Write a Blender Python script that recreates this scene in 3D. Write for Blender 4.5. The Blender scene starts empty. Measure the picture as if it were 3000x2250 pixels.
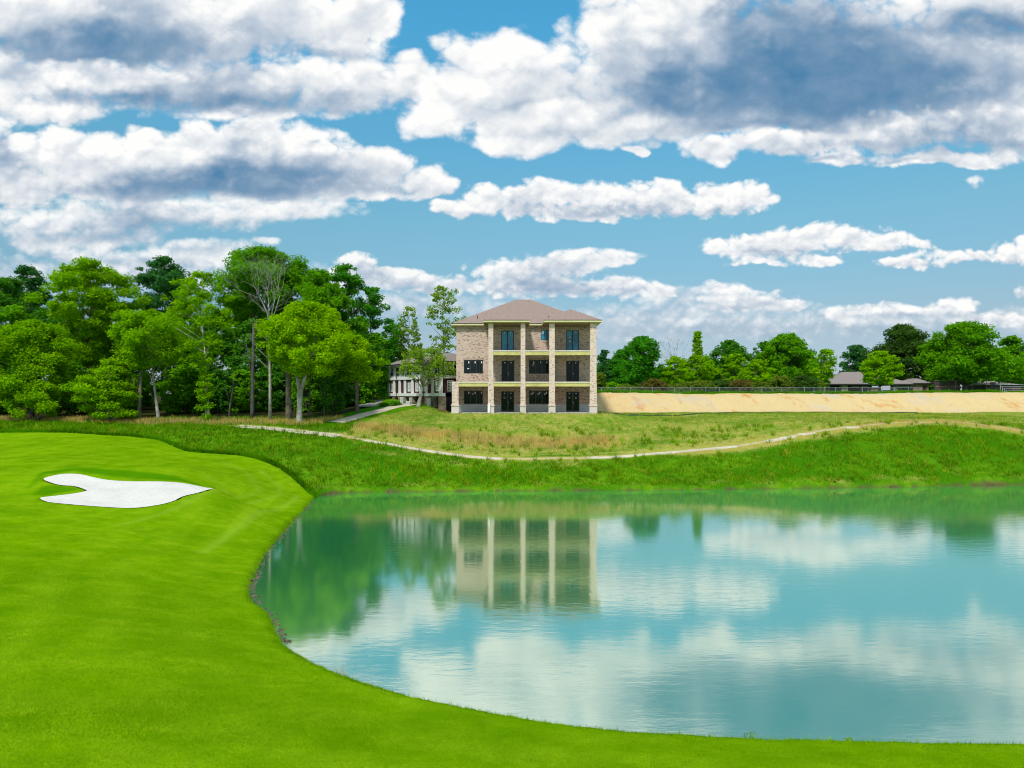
import bpy, bmesh, math, random
import numpy as np
from mathutils import Vector, Matrix
random.seed(7); RS = np.random.RandomState(11)
scene = bpy.context.scene
COL = scene.collection
R = math.radians

# ------------------------------------------------------------------ camera, sky, sun, exposure
CAMZ, F, CX, HZ = 8.5, 1500.0, 1106.0, 853.0        # survey constants: focal length and horizon, measured in a 2212 px wide frame
cam = bpy.data.objects.new('camera', bpy.data.cameras.new('camera')); COL.objects.link(cam)
cam.location = (0, 0, CAMZ); cam.rotation_euler = (R(90), 0, 0)
cam.data.sensor_width = 36; cam.data.lens = F / 2212 * 36
cam.data.shift_y = (HZ - 829.5) / 2212
cam.data.clip_start = 0.3; cam.data.clip_end = 8000
scene.camera = cam
SUN_EL, SUN_AZ = R(52), R(197)                       # azimuth clockwise from +Y: behind the camera, a little to the left
sun = bpy.data.objects.new('sun', bpy.data.lights.new('sun', 'SUN')); COL.objects.link(sun)
sun.data.energy = 2.75; sun.data.angle = R(6.0); sun.data.color = (1.0, 0.95, 0.87)
sd_ = Vector((math.sin(SUN_AZ) * math.cos(SUN_EL), math.cos(SUN_AZ) * math.cos(SUN_EL), math.sin(SUN_EL)))
sun.rotation_euler = sd_.to_track_quat('Z', 'Y').to_euler()
vs = scene.view_settings
vs.view_transform = 'Standard'; vs.look = 'None'; vs.gamma = 1.0; vs.use_curve_mapping = False; vs.exposure = 0.35
scene.cycles.max_bounces = 6; scene.cycles.diffuse_bounces = 3; scene.cycles.glossy_bounces = 3
scene.cycles.transparent_max_bounces = 6; scene.cycles.transmission_bounces = 3
scene.cycles.use_denoising = True; scene.cycles.filter_width = 1.05

def smooth(a, b, x):
    t = np.clip((x - a) / (b - a), 0, 1); return t * t * (3 - 2 * t)

_G = np.random.RandomState(5).rand(256, 256) * 2 * np.pi
_GX, _GY = np.cos(_G).astype(np.float32), np.sin(_G).astype(np.float32)
def gnoise(x, y, seed=0):
    x = x + seed * 17.37; y = y + seed * 9.71
    xi = np.floor(x).astype(np.int32); yi = np.floor(y).astype(np.int32)
    fx = (x - xi).astype(np.float32); fy = (y - yi).astype(np.float32)
    u = fx * fx * fx * (fx * (fx * 6 - 15) + 10); v = fy * fy * fy * (fy * (fy * 6 - 15) + 10)
    def g(a, b):
        ia, ib = (xi + a) & 255, (yi + b) & 255
        return _GX[ia, ib] * (fx - a) + _GY[ia, ib] * (fy - b)
    n0 = g(0, 0) * (1 - u) + g(1, 0) * u; n1 = g(0, 1) * (1 - u) + g(1, 1) * u
    return (n0 * (1 - v) + n1 * v) * 1.5
def fbm(x, y, octaves=5, seed=0, billow=False, gain=0.5):
    s = 0; a = 1.0; tot = 0
    for k in range(octaves):
        n = gnoise(x, y, seed + k * 3)
        s = s + a * ((np.abs(n) * 2.6 - 0.75) if billow else n)
        tot += a; a *= gain; x = x * 2.03; y = y * 2.03
    return s / tot

# clouds: one list per cloud of soft lobes, on the sky sphere by azimuth and elevation
CLOUDS = [
 # lobes, noise size, edge softness, dark patches, greyness
 ([(1480,640,120,26),(1400,690,220,40),(1650,700,480,46),(1500,672,190,40),(1950,700,330,26),(2250,690,260,30),(1330,720,160,22),(330,600,520,44),(-100,590,300,50),(900,660,260,36)],60,1.1,[(1700,715,500,14,.25)],.22,.8),
 ([(1570,628,62,24),(1600,652,120,24),(1690,660,70,15)],46,.5,[(1590,664,110,12,.3)],.08,1),
 ([(1920,675,180,22),(2060,662,60,22),(2170,690,120,22),(2290,670,90,28)],46,.6,[(1980,690,170,10,.3)],.06,1),
 ([(1095,585,86,38),(1200,572,104,34),(1310,558,92,20),(1150,615,150,34),(1330,620,130,26),(1425,636,50,13)],54,.45,[(1190,598,70,30,.38),(1130,624,140,14,.42),(1300,628,100,10,.35)],.04,.97),
 ([(770,572,46,32),(800,600,90,28),(880,605,100,24),(970,622,100,20),(740,610,60,30)],50,.5,[(805,592,44,20,.38),(900,622,120,10,.35)],.06,.95),
 ([(350,558,240,34),(450,538,150,26),(130,545,100,24),(580,522,40,14),(240,585,200,24)],64,.8,[(300,570,150,14,.3)],.12,.85),
 ([(100,482,130,42),(250,468,190,54),(450,455,230,46),(640,448,140,34),(180,522,190,28),(-80,480,140,40)],78,.7,[(290,468,62,52,.55),(200,512,90,18,.38),(420,488,210,16,.32),(30,520,60,14,.35)],.05,.95),
 ([(1545,533,45,24),(1625,535,85,30),(1705,522,80,40),(1805,512,115,36),(1905,522,95,23),(1985,527,36,13),(1635,567,75,11),(1765,562,62,16)],50,.4,[(1640,548,60,8,.35),(1830,543,120,7,.38),(1700,556,40,8,.25)],.02,1),
 ([(1960,566,80,15),(2080,553,90,18),(2185,548,62,28),(2215,522,30,18),(2330,560,120,30)],44,.45,[(2060,570,120,6,.35)],.03,1),
 ([(2105,392,24,14)],30,.9,[],.1,.8),([(2208,630,16,16)],26,.9,[],.1,.75),
 ([(990,452,62,24),(1062,432,82,40),(1155,420,92,38),(1290,424,92,38),(1420,432,122,42),(1560,432,105,42),(1625,422,44,32),(1250,458,220,22)],56,.34,[(1128,452,46,26,.42),(1285,458,100,14,.5),(1520,464,130,12,.45),(1010,472,60,8,.4),(1420,440,60,12,.25)],0,1),
 ([(60,318,120,52),(205,345,180,66),(385,330,200,66),(560,292,108,58),(650,330,140,62),(800,362,125,50),(925,385,68,32),(40,395,160,56),(320,405,260,44),(600,400,270,44),(780,405,130,40),(520,350,220,60),(-120,350,140,80)],84,.36,[(400,412,230,20,1.0),(560,370,110,40,.78),(660,384,150,28,.72),(10,335,44,44,.7),(350,392,130,22,.55),(10,452,60,14,.6),(860,410,110,14,.35),(520,300,40,40,.3)],0,1),
 ([(120,172,270,70),(450,190,330,66),(785,185,155,68),(885,168,66,58),(90,240,165,40),(530,242,200,26),(735,222,44,34),(600,170,200,50),(-120,200,160,80)],92,.5,[(360,220,200,19,.95),(470,182,120,40,.55),(800,222,120,24,.42),(520,132,90,14,.5),(60,150,150,20,.35),(570,222,120,20,.4)],.02,1),
 ([(1540,322,80,36),(1700,302,150,40),(1900,285,250,52),(2120,245,170,62),(1810,350,92,22),(2050,345,210,20),(2230,290,160,62)],80,.42,[(1960,312,210,20,.6),(2150,290,120,40,.55),(1860,348,140,6,.5),(1650,335,80,10,.4)],.02,1),
 ([(100,10,270,130),(350,30,230,130),(250,110,300,50),(560,40,240,112),(735,55,140,96),(805,20,84,96),(300,-150,500,150),(-150,40,180,120)],110,.38,[(40,105,250,38,1.0),(300,88,170,40,.95),(200,130,200,14,.6),(290,20,60,70,.6),(540,60,70,40,.25),(700,118,120,12,.5),(620,95,60,28,.3)],0,1),
 ([(1065,135,130,88),(1000,205,120,84),(1150,205,200,110),(1320,80,120,110),(1440,40,160,110),(1250,262,230,58),(1130,302,140,36),(920,262,60,46),(1352,314,30,14),(1450,150,220,140),(1700,120,350,150),(1960,150,320,130),(1570,268,160,28),(2150,140,240,110),(1600,-120,420,150),(1560,200,200,90),(1750,235,260,60),(2100,190,220,60),(2200,-60,380,180)],112,.38,
   [(1740,190,300,70,1.25),(1930,205,220,54,1.0),(1640,110,130,80,.85),(1120,213,80,11,.5),(1480,205,130,42,.75),(1700,40,130,60,.75),(1850,110,130,60,.9),(2160,55,150,34,1.2),(2080,150,150,26,.55),(1600,275,140,10,.6),(1330,110,60,40,.18),(1150,290,150,16,.25)],0,1),

 ([(1106,-360,1700,190),(300,-250,500,110),(1900,-260,600,110)],150,1.2,[],.02,.95),  # unseen cloud sheet added above the frame to whiten the pond reflection
]
def make_cloud_map():
    W, H = 2048, 1024
    az = (np.arange(W) + .5) / W * (np.pi / 2) - np.pi / 4
    el = (np.arange(H) + .5) / H * (np.pi / 4)
    AZ, EL = np.meshgrid(az, el)
    PX = (CX + F * np.tan(AZ)).astype(np.float32); PY = (HZ - F * np.tan(EL) / np.cos(AZ)).astype(np.float32)
    rgb = np.zeros((H, W, 3), np.float32); al = np.zeros((H, W), np.float32)
    WH = np.array((.93, .93, .92)); MID = np.array((.485, .56, .655)); DK = np.array((.135, .265, .425))
    for ci, (lobes, s, soft, darks, grey, op) in enumerate(CLOUDS):
        L = np.array(lobes, np.float32); m = s * 1.3
        x0, x1 = (L[:, 0] - L[:, 2]).min() - m, (L[:, 0] + L[:, 2]).max() + m
        y0, y1 = (L[:, 1] - L[:, 3]).min() - m, (L[:, 1] + L[:, 3]).max() + m
        c = np.where((PX[0] >= x0) & (PX[0] <= x1))[0]
        r = np.where((PY.min(1) <= y1) & (PY.max(1) >= y0))[0]
        if len(c) == 0 or len(r) == 0: continue
        sl = (slice(r[0], r[-1] + 1), slice(c[0], c[-1] + 1))
        x, y = PX[sl], PY[sl]
        wx = fbm(x / s / 1.6, y / s / 1.2, 3, ci + 40) * s * .55; wy = fbm(x / s / 1.6, y / s / 1.2, 3, ci + 80) * s * .32
        xx, yy = x + wx, y + wy
        e = np.full(x.shape, -3.0, np.float32); ssum = 0
        for (cx, cy, rx, ry) in lobes:
            v = 1 - ((xx - cx) / rx) ** 2 - ((yy - cy) / ry) ** 2
            e = np.maximum(e, v) + .12 * np.exp(-3 * np.abs(e - v)) * (np.maximum(e, v) > -1)
        e = np.clip(e, -3, 1.2)
        b = fbm(x / s * .95, y / s * 1.25, 6, ci + 7, True, .50)
        f2 = fbm(x / s * 3.2, y / s * 4, 4, ci + 23); low = fbm(x / s * .8, y / s * 1.3, 4, ci + 61)
        dens = e + .54 * b + .20 * f2 * np.clip(1.2 - e, 0, 1)
        soft = soft + .22; a = smooth(-.04, soft, dens); a = a * a * (3 - 2 * a) * op if soft < .55 else a * op
        k = max(2, int(s * .16))
        def relief(fld, k):
            sh = np.roll(np.roll(fld, -k, 0), k // 2, 1); return fld - sh      # lit from above and the left
        big = .62 * b + .55 * low
        rel = relief(np.clip(dens, -.3, 2), k) * .42 + relief(.62 * b, max(1, k // 2)) * .20 + relief(big, int(s * .42)) * .42
        D = np.full(x.shape, grey, np.float32)
        dx, dy = x + wx * .55 + low * s * .5, y + wy * .7 + low * s * .25
        for (cx, cy, rx, ry, st) in darks:
            q = ((dx - cx) / rx) ** 2 + ((dy - cy) / ry) ** 2
            D += st * .80 * np.exp(-q * .75) * (1 + .55 * low + .15 * b)
        core = smooth(.3, 1.1, dens)
        D = D * (1 - .42 * np.clip(b, -.4, 1) - .22 * f2) - .46 * np.clip(rel, -.5, .5) + .22 * core * np.clip(.40 - low, 0, 1) + .02
        D = np.maximum(D, 0); D = (D / (1 + (D / 1.05) ** 4) ** .25)[..., None] * (1 + .07 * f2 + .10 * low)[..., None]
        colr = np.where(D < .45, WH + (MID - WH) * (D / .45), MID + (DK - MID) * ((D - .45) / .55)).clip(.03, 1)
        rgb[sl] = rgb[sl] * (1 - a[..., None]) + colr * a[..., None]
        al[sl] = al[sl] * (1 - a) + a
    hi_ = smooth(R(29.5), R(40), EL)[..., None]; rgb = rgb * (1 + .35 * hi_)  # added brightening of the unseen clouds above the frame, for pond and ambient light
    out = np.ones((H, W, 4), np.float32)
    out[..., :3] = np.where(al[..., None] > 1e-4, rgb / np.maximum(al[..., None], 1e-4), .9); out[..., 3] = al
    img = bpy.data.images.new('cloud_map', W, H, alpha=True, float_buffer=True)
    img.alpha_mode = 'CHANNEL_PACKED'
    img.pixels.foreach_set(out.ravel()); img.update(); img.pack()
    return img

world = bpy.data.worlds.new('World'); scene.world = world; world.use_nodes = True
nt = world.node_tree; N = nt.nodes; LK = nt.links.new
for n in list(N): N.remove(n)
def wn(t, **k):
    n = N.new(t)
    for a, b in k.items(): setattr(n, a, b)
    return n
wout = wn('ShaderNodeOutputWorld'); bg = wn('ShaderNodeBackground'); LK(bg.outputs[0], wout.inputs[0])
sky = wn('ShaderNodeTexSky', sky_type='NISHITA', sun_disc=False, sun_elevation=SUN_EL, sun_rotation=SUN_AZ, air_density=1.0, dust_density=0.3, ozone_density=1.5)
SKY_STRENGTH = 0.12
bg.inputs[1].default_value = SKY_STRENGTH
tc = wn('ShaderNodeTexCoord'); sx = wn('ShaderNodeSeparateXYZ'); LK(tc.outputs['Generated'], sx.inputs[0])
def wm(op, a, b=None):
    n = wn('ShaderNodeMath', operation=op)
    for i, v in enumerate((a, b)):
        if v is None: continue
        if isinstance(v, (int, float)): n.inputs[i].default_value = v
        else: LK(v, n.inputs[i])
    return n.outputs[0]
azn = wm('ARCTAN2', sx.outputs[0], sx.outputs[1]); eln = wm('ARCSINE', sx.outputs[2])
un = wm('ADD', wm('DIVIDE', azn, math.pi / 2), .5); vn = wm('MAXIMUM', wm('DIVIDE', eln, math.pi / 4), 0.0)
cv = wn('ShaderNodeCombineXYZ'); LK(un, cv.inputs[0]); LK(vn, cv.inputs[1])
im = wn('ShaderNodeTexImage', extension='MIRROR', interpolation='Linear'); im.image = make_cloud_map(); LK(cv.outputs[0], im.inputs[0])
tint = wn('ShaderNodeMix', data_type='RGBA', blend_type='MULTIPLY'); tint.inputs[0].default_value = 1
tr = wn('ShaderNodeValToRGB'); LK(wm('DIVIDE', eln, .50), tr.inputs[0]); cr_ = tr.color_ramp    # hazy air near the horizon, clear blue above
cr_.elements[0].position = 0; cr_.elements[0].color = (.33, .40, .64, 1); cr_.elements[1].position = 1; cr_.elements[1].color = (.44, 1.33, 1.33, 1)
e_ = cr_.elements.new(.18); e_.color = (.48, .51, .55, 1); e_ = cr_.elements.new(.48); e_.color = (.57, .88, .79, 1)
LK(sky.outputs[0], tint.inputs[6]); LK(tr.outputs[0], tint.inputs[7])
cs = wn('ShaderNodeMix', data_type='RGBA', blend_type='MULTIPLY'); cs.inputs[0].default_value = 1
LK(im.outputs[0], cs.inputs[6]); g_ = .84 / SKY_STRENGTH; cs.inputs[7].default_value = (g_, g_, g_, 1)
mx = wn('ShaderNodeMix', data_type='RGBA'); LK(im.outputs[1], mx.inputs[0]); LK(tint.outputs[2], mx.inputs[6]); LK(cs.outputs[2], mx.inputs[7])
LK(mx.outputs[2], bg.inputs[0])

# ------------------------------------------------------------------ helpers
def P(px, py, Y): return ((px - CX) / F * Y, Y, CAMZ - (py - HZ) / F * Y)
def X_(px, Y): return (px - CX) / F * Y
def Z_(py, Y): return CAMZ - (py - HZ) / F * Y
def tag(o, label=None, cat=None, group=None, kind=None):
    if label: o['label'] = label
    if cat: o['category'] = cat
    if group: o['group'] = group
    if kind: o['kind'] = kind
    return o
def empty(name, loc, rz=0):
    o = bpy.data.objects.new(name, None); COL.objects.link(o)
    o.location = loc; o.rotation_euler = (0, 0, rz); o.empty_display_size = .3
    return o
def mesh_np(name, verts, faces_n, idx, mat, parent=None, smooth_=False, attrs=None):
    """verts (n,3); faces all with faces_n corners; idx flat int array"""
    me = bpy.data.meshes.new(name); verts = np.ascontiguousarray(verts, np.float32); idx = np.ascontiguousarray(idx, np.int32).ravel()
    me.vertices.add(len(verts)); me.vertices.foreach_set('co', verts.ravel())
    nf = len(idx) // faces_n
    me.loops.add(len(idx)); me.loops.foreach_set('vertex_index', idx)
    me.polygons.add(nf); me.polygons.foreach_set('loop_start', np.arange(nf, dtype=np.int32) * faces_n)
    if smooth_: me.polygons.foreach_set('use_smooth', np.ones(nf, bool))
    for k, v in (attrs or {}).items():
        a = me.attributes.new(k, 'FLOAT', 'POINT'); a.data.foreach_set('value', np.ascontiguousarray(v, np.float32).ravel())
    me.update(calc_edges=True); me.materials.append(mat)
    o = bpy.data.objects.new(name, me); COL.objects.link(o)
    if parent: o.parent = parent
    return o
class MB:
    def __init__(s): s.v = []; s.f = []
    def box(s, x0, x1, y0, y1, z0, z1):
        b = len(s.v)
        s.v += [(x0,y0,z0),(x1,y0,z0),(x1,y1,z0),(x0,y1,z0),(x0,y0,z1),(x1,y0,z1),(x1,y1,z1),(x0,y1,z1)]
        s.f += [tuple(b + i for i in q) for q in ((0,3,2,1),(4,5,6,7),(0,1,5,4),(1,2,6,5),(2,3,7,6),(3,0,4,7))]; return s
    def poly(s, pts):
        b = len(s.v); s.v += [tuple(p) for p in pts]; s.f.append(tuple(range(b, b + len(pts)))); return s
    def tube(s, pts, rad, n=7):
        b = len(s.v); pts = [Vector(p) for p in pts]; k = len(pts)
        rad = rad if isinstance(rad, (list, tuple)) else [rad] * k
        for i, p in enumerate(pts):
            d = (pts[min(i + 1, k - 1)] - pts[max(i - 1, 0)]).normalized()
            u = d.cross(Vector((0.31, 0.95, 0.05))); u.normalize(); w = d.cross(u)
            for j in range(n):
                a = 2 * math.pi * j / n; q = p + (u * math.cos(a) + w * math.sin(a)) * rad[i]; s.v.append(tuple(q))
        for i in range(k - 1):
            for j in range(n):
                s.f.append((b + i*n + j, b + i*n + (j+1) % n, b + (i+1)*n + (j+1) % n, b + (i+1)*n + j))
        s.f.append(tuple(b + j for j in range(n))[::-1]); s.f.append(tuple(b + (k-1)*n + j for j in range(n))); return s
    def build(s, name, mat, parent=None, smooth_=False):
        me = bpy.data.meshes.new(name); me.from_pydata(s.v, [], s.f); me.materials.append(mat)
        if smooth_: me.polygons.foreach_set('use_smooth', np.ones(len(me.polygons), bool))
        me.update(); o = bpy.data.objects.new(name, me); COL.objects.link(o)
        if parent: o.parent = parent
        return o
def copy_tree(o, parent=None):
    c = o.copy(); COL.objects.link(c); c.parent = parent
    for ch in list(o.children): copy_tree(ch, c)
    return c

# ------------------------------------------------------------------ materials
class M:
    def __init__(s, name):
        s.m = bpy.data.materials.new(name); s.m.use_nodes = True; s.t = s.m.node_tree
        for n in list(s.t.nodes): s.t.nodes.remove(n)
        s.out = s.t.nodes.new('ShaderNodeOutputMaterial')
    def n(s, t, ins=None, **k):
        n = s.t.nodes.new(t)
        for a, b in k.items(): setattr(n, a, b)
        for a, b in (ins or {}).items(): s.set(n.inputs[a], b)
        return n
    def set(s, inp, v):
        if isinstance(v, bpy.types.NodeSocket): s.t.links.new(v, inp)
        elif isinstance(v, bpy.types.Node): s.t.links.new(v.outputs[0], inp)
        elif isinstance(v, (tuple, list)) and len(v) == 3 and inp.type == 'RGBA': inp.default_value = (*v, 1)
        else: inp.default_value = v
    def mix(s, f, a, b, blend='MIX'):
        n = s.n('ShaderNodeMix', data_type='RGBA', blend_type=blend, clamp_factor=True); s.set(n.inputs[0], f); s.set(n.inputs[6], a); s.set(n.inputs[7], b); return n.outputs[2]
    def math(s, op, a, b=0.0, clamp=False):
        n = s.n('ShaderNodeMath', operation=op, use_clamp=clamp); s.set(n.inputs[0], a); s.set(n.inputs[1], b); return n.outputs[0]
    def noise(s, vec, scale, detail=4, rough=.55, dist=0.0):
        n = s.n('ShaderNodeTexNoise', {'Scale': scale, 'Detail': detail, 'Roughness': rough, 'Distortion': dist}); s.set(n.inputs['Vector'], vec); return n.outputs['Fac']
    def ramp(s, f, a, b):
        n = s.n('ShaderNodeMapRange', interpolation_type='SMOOTHSTEP', clamp=True); s.set(n.inputs[0], f); n.inputs[1].default_value = a; n.inputs[2].default_value = b; return n.outputs[0]
    def pos(s, sc=None):
        g = s.n('ShaderNodeNewGeometry').outputs['Position']
        if sc is None: return g
        n = s.n('ShaderNodeVectorMath', operation='MULTIPLY'); s.set(n.inputs[0], g); n.inputs[1].default_value = sc; return n.outputs[0]
    def attr(s, name): return s.n('ShaderNodeAttribute', attribute_name=name).outputs['Fac']
    def bump(s, h, strength, dist):
        return s.n('ShaderNodeBump', {'Height': h, 'Strength': strength, 'Distance': dist}).outputs[0]
    def principled(s, col, rough=.7, normal=None, **k):
        n = s.n('ShaderNodeBsdfPrincipled'); s.set(n.inputs['Base Color'], col); s.set(n.inputs['Roughness'], rough)
        if 'spec' in k: n.inputs['Specular IOR Level'].default_value = k['spec']
        if 'metal' in k: n.inputs['Metallic'].default_value = k['metal']
        if normal is not None: s.set(n.inputs['Normal'], normal)
        s.t.links.new(n.outputs[0], s.out.inputs[0]); return s.m
def simple(name, col, rough=.7, var=.15, scale=3.0, **k):
    m = M(name); f = m.noise(m.pos(), scale, 4); c = m.mix(m.ramp(f, .3, .7), tuple(v * (1 - var) for v in col), tuple(min(1, v * (1 + var)) for v in col))
    return m.principled(c, rough, **k)
def leaf_mat(name, col, trans=.48, l=.92, h=1.65, scale=.45):
    m = M(name); f = m.noise(m.pos(), scale, 3); isl = m.n('ShaderNodeNewGeometry').outputs['Random Per Island']
    lo = (col[0] * l * .96, col[1] * l, col[2] * .9); hi = (col[0] * h * 1.1, col[1] * h * .94, col[2] * 1.0)
    fac = m.math('ADD', m.math('MULTIPLY', m.ramp(f, .3, .7), .55), m.math('MULTIPLY', isl, .45))
    c = m.mix(fac, lo, hi)
    d = m.n('ShaderNodeBsdfDiffuse', {'Color': c}); t = m.n('ShaderNodeBsdfTranslucent', {'Color': m.mix(1.0, c, (1.1, 1.1, .6), 'MULTIPLY')})
    x = m.n('ShaderNodeMixShader', {0: trans, 1: d, 2: t}); m.t.links.new(x.outputs[0], m.out.inputs[0]); return m.m
LEAF = {
 'bright': leaf_mat('leaf_bright', (.165, .365, .003)), 'yellow': leaf_mat('leaf_yellow_green', (.20, .405, .002)),
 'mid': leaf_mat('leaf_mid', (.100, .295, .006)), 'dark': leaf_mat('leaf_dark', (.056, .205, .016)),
 'blue': leaf_mat('leaf_blue_green', (.036, .155, .042)), 'olive': leaf_mat('leaf_olive', (.12, .19, .022)),
 'rust': leaf_mat('leaf_rust', (.125, .115, .030)), 'pale': leaf_mat('leaf_pale', (.18, .315, .035)), 'pine': leaf_mat('leaf_pine', (.050, .120, .022)),
 'emerald': leaf_mat('leaf_emerald', (.050, .235, .012)),
}
BARK = simple('bark_brown', (.16, .125, .095), .9, .35, 2.5)
BARK_GREY = simple('bark_grey', (.34, .32, .27), .9, .3, 2.0)
BARK_PALE = simple('bark_pale', (.50, .47, .41), .9, .3, 1.5)
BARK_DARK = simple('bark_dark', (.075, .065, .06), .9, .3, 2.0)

def brick_mat(name, c1, c2, mortar, dark, scale=1.0):
    m = M(name); g = m.pos(); sp = m.n('ShaderNodeSeparateXYZ', {0: g}); cb = m.n('ShaderNodeCombineXYZ', {0: m.math('ADD', sp.outputs[0], sp.outputs[1]), 1: sp.outputs[2]})
    b = m.n('ShaderNodeTexBrick', {'Vector': cb, 'Color1': c1, 'Color2': c2, 'Mortar': mortar, 'Scale': scale, 'Mortar Size': .009, 'Bias': -.1, 'Brick Width': .23, 'Row Height': .080})
    cell = m.n('ShaderNodeTexWhiteNoise', noise_dimensions='2D')
    sx = m.n('ShaderNodeVectorMath', operation='DIVIDE'); m.set(sx.inputs[0], cb.outputs[0]); sx.inputs[1].default_value = (.23 / scale, .080 / scale, 1)
    fl = m.n('ShaderNodeVectorMath', operation='FLOOR'); m.set(fl.inputs[0], sx.outputs[0]); m.set(cell.inputs['Vector'], fl.outputs[0])
    c = m.mix(m.ramp(cell.outputs['Value'], .78, .95), b.outputs[0], dark)
    c = m.mix(m.math('MULTIPLY', m.ramp(m.noise(g, .8, 5), .35, .75), .25), c, tuple(v * .8 for v in c1))
    return m.principled(c, .85, m.bump(b.outputs['Fac'], -.5, .02))
BRICK = brick_mat('brick_buff', (.62, .455, .36), (.46, .32, .25), (.57, .46, .385), (.19, .135, .115))
BRICK_PINK = brick_mat('brick_pink', (.70, .54, .44), (.60, .45, .36), (.66, .56, .48), (.38, .27, .21))
BRICK_F1 = brick_mat('brick_ground_floor_shaded', (.46, .29, .20), (.33, .19, .13), (.48, .38, .30), (.14, .085, .065))  # redder, darker ground floor brick; porch shade is partly put into the colour
BRICK_RED = brick_mat('brick_red', (.33, .17, .12), (.24, .12, .09), (.30, .25, .22), (.12, .06, .05))
BRICK_BROWN = brick_mat('brick_brown', (.10, .055, .045), (.07, .04, .035), (.11, .09, .08), (.03, .02, .02))
def block_mat():
    m = M('concrete_block'); g = m.pos(); sp = m.n('ShaderNodeSeparateXYZ', {0: g}); cb = m.n('ShaderNodeCombineXYZ', {0: m.math('ADD', sp.outputs[0], sp.outputs[1]), 1: sp.outputs[2]})
    b = m.n('ShaderNodeTexBrick', {'Vector': cb, 'Color1': (.46, .45, .44), 'Color2': (.38, .37, .365), 'Mortar': (.58, .56, .53), 'Scale': 1.0, 'Mortar Size': .02, 'Brick Width': .42, 'Row Height': .21})
    return m.principled(b.outputs[0], .9)
BLOCK = block_mat()
def stone_mat():
    m = M('field_stone'); v = m.n('ShaderNodeTexVoronoi', {'Vector': m.pos((1, 1, 1.6)), 'Scale': 4.0}); e = m.n('ShaderNodeTexVoronoi', {'Vector': m.pos((1, 1, 1.6)), 'Scale': 4.0}, feature='DISTANCE_TO_EDGE')
    c = m.mix(m.n('ShaderNodeSeparateColor', {0: v.outputs['Color']}).outputs[0], (.22, .13, .08), (.48, .38, .28)); c = m.mix(m.ramp(e.outputs['Distance'], .0, .06), (.12, .09, .07), c)
    return m.principled(c, .9)
STONE = stone_mat()
def roof_mat(name, a, b):
    m = M(name); g = m.pos(); f = m.noise(m.pos((1.0, 1.0, 6.0)), 4.5, 5, .7); w = m.n('ShaderNodeTexWave', {'Vector': g, 'Scale': 2.6, 'Distortion': 1.0, 'Detail': 3}, wave_type='BANDS', bands_direction='Z')
    c = m.mix(m.ramp(f, .32, .68), a, b); c = m.mix(m.math('MULTIPLY', w.outputs['Fac'], .22), c, tuple(v * .5 for v in a)); c = m.mix(m.math('MULTIPLY', m.ramp(m.noise(g, .5, 3), .4, .7), .25), c, tuple(v * .75 for v in b))
    return m.principled(c, .95, spec=.2)
ROOF = roof_mat('shingle_brown', (.24, .165, .135), (.38, .285, .24)); ROOF_GREY = roof_mat('shingle_taupe', (.22, .18, .16), (.30, .255, .23))
YELLOW = simple('sheathing_yellow', (.52, .475, .16), .7, .12, 1.2); CREAM = simple('fascia_cream', (.60, .55, .31), .7, .06, 1.0); LEDGE = simple('ledge_white', (.62, .57, .46), .7, .1, 2)
SOFFIT = simple('soffit_wood', (.24, .165, .085), .8, .15, 2)
WHITE = simple('white_paint', (.84, .84, .82), .55, .04, 1.5); BLACK = simple('black_frame', (.018, .019, .023), .35, .1, 2); CONC = simple('porch_concrete', (.55, .50, .43), .9, .15, 1.5)
DKRED = simple('dark_red_siding', (.085, .018, .022), .75, .25, 2.5); DKBLUE = simple('dark_blue_recess', (.012, .013, .024), .8, .2, 1.5); GUTTER = simple('gutter_dark', (.03, .025, .025), .4, .1, 2)
METAL = simple('galvanised_metal', (.50, .53, .54), .45, .1, 3, metal=.6); DKMETAL = simple('dark_metal', (.03, .032, .035), .5, .1, 3); ALU = simple('aluminium', (.62, .64, .66), .4, .05, 3, metal=.5)
STICKER = simple('white_sticker', (.75, .75, .72), .6, .05, 3); BROWNPAPER = simple('tan_sticker', (.30, .26, .20), .8, .1, 3)
SILT = simple('silt_fabric', (.015, .055, .045), .8, .3, 1.5); MULCH = simple('mulch', (.085, .035, .022), .95, .4, 3)
GREYBOX = simple('grey_cabinet', (.55, .56, .56), .6, .05, 2)
def glass_mat(name, col, rough=.06, spec=.5):
    m = M(name); f = m.noise(m.pos(), .7, 2); c = m.mix(m.ramp(f, .3, .7), tuple(v * .7 for v in col), tuple(v * 1.3 for v in col))
    return m.principled(c, rough, m.bump(m.noise(m.pos(), 1.2, 1), .05, .05), spec=spec)
GLASS = glass_mat('window_glass_dark', (.008, .014, .014), .05, .22); GLASS_BLUE = glass_mat('window_glass_blue', (.025, .24, .40)); GLASS_PALE = glass_mat('window_glass_pale', (.16, .22, .27))  # glass tints: dark, blue for the top floor, pale for the clubhouse

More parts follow.
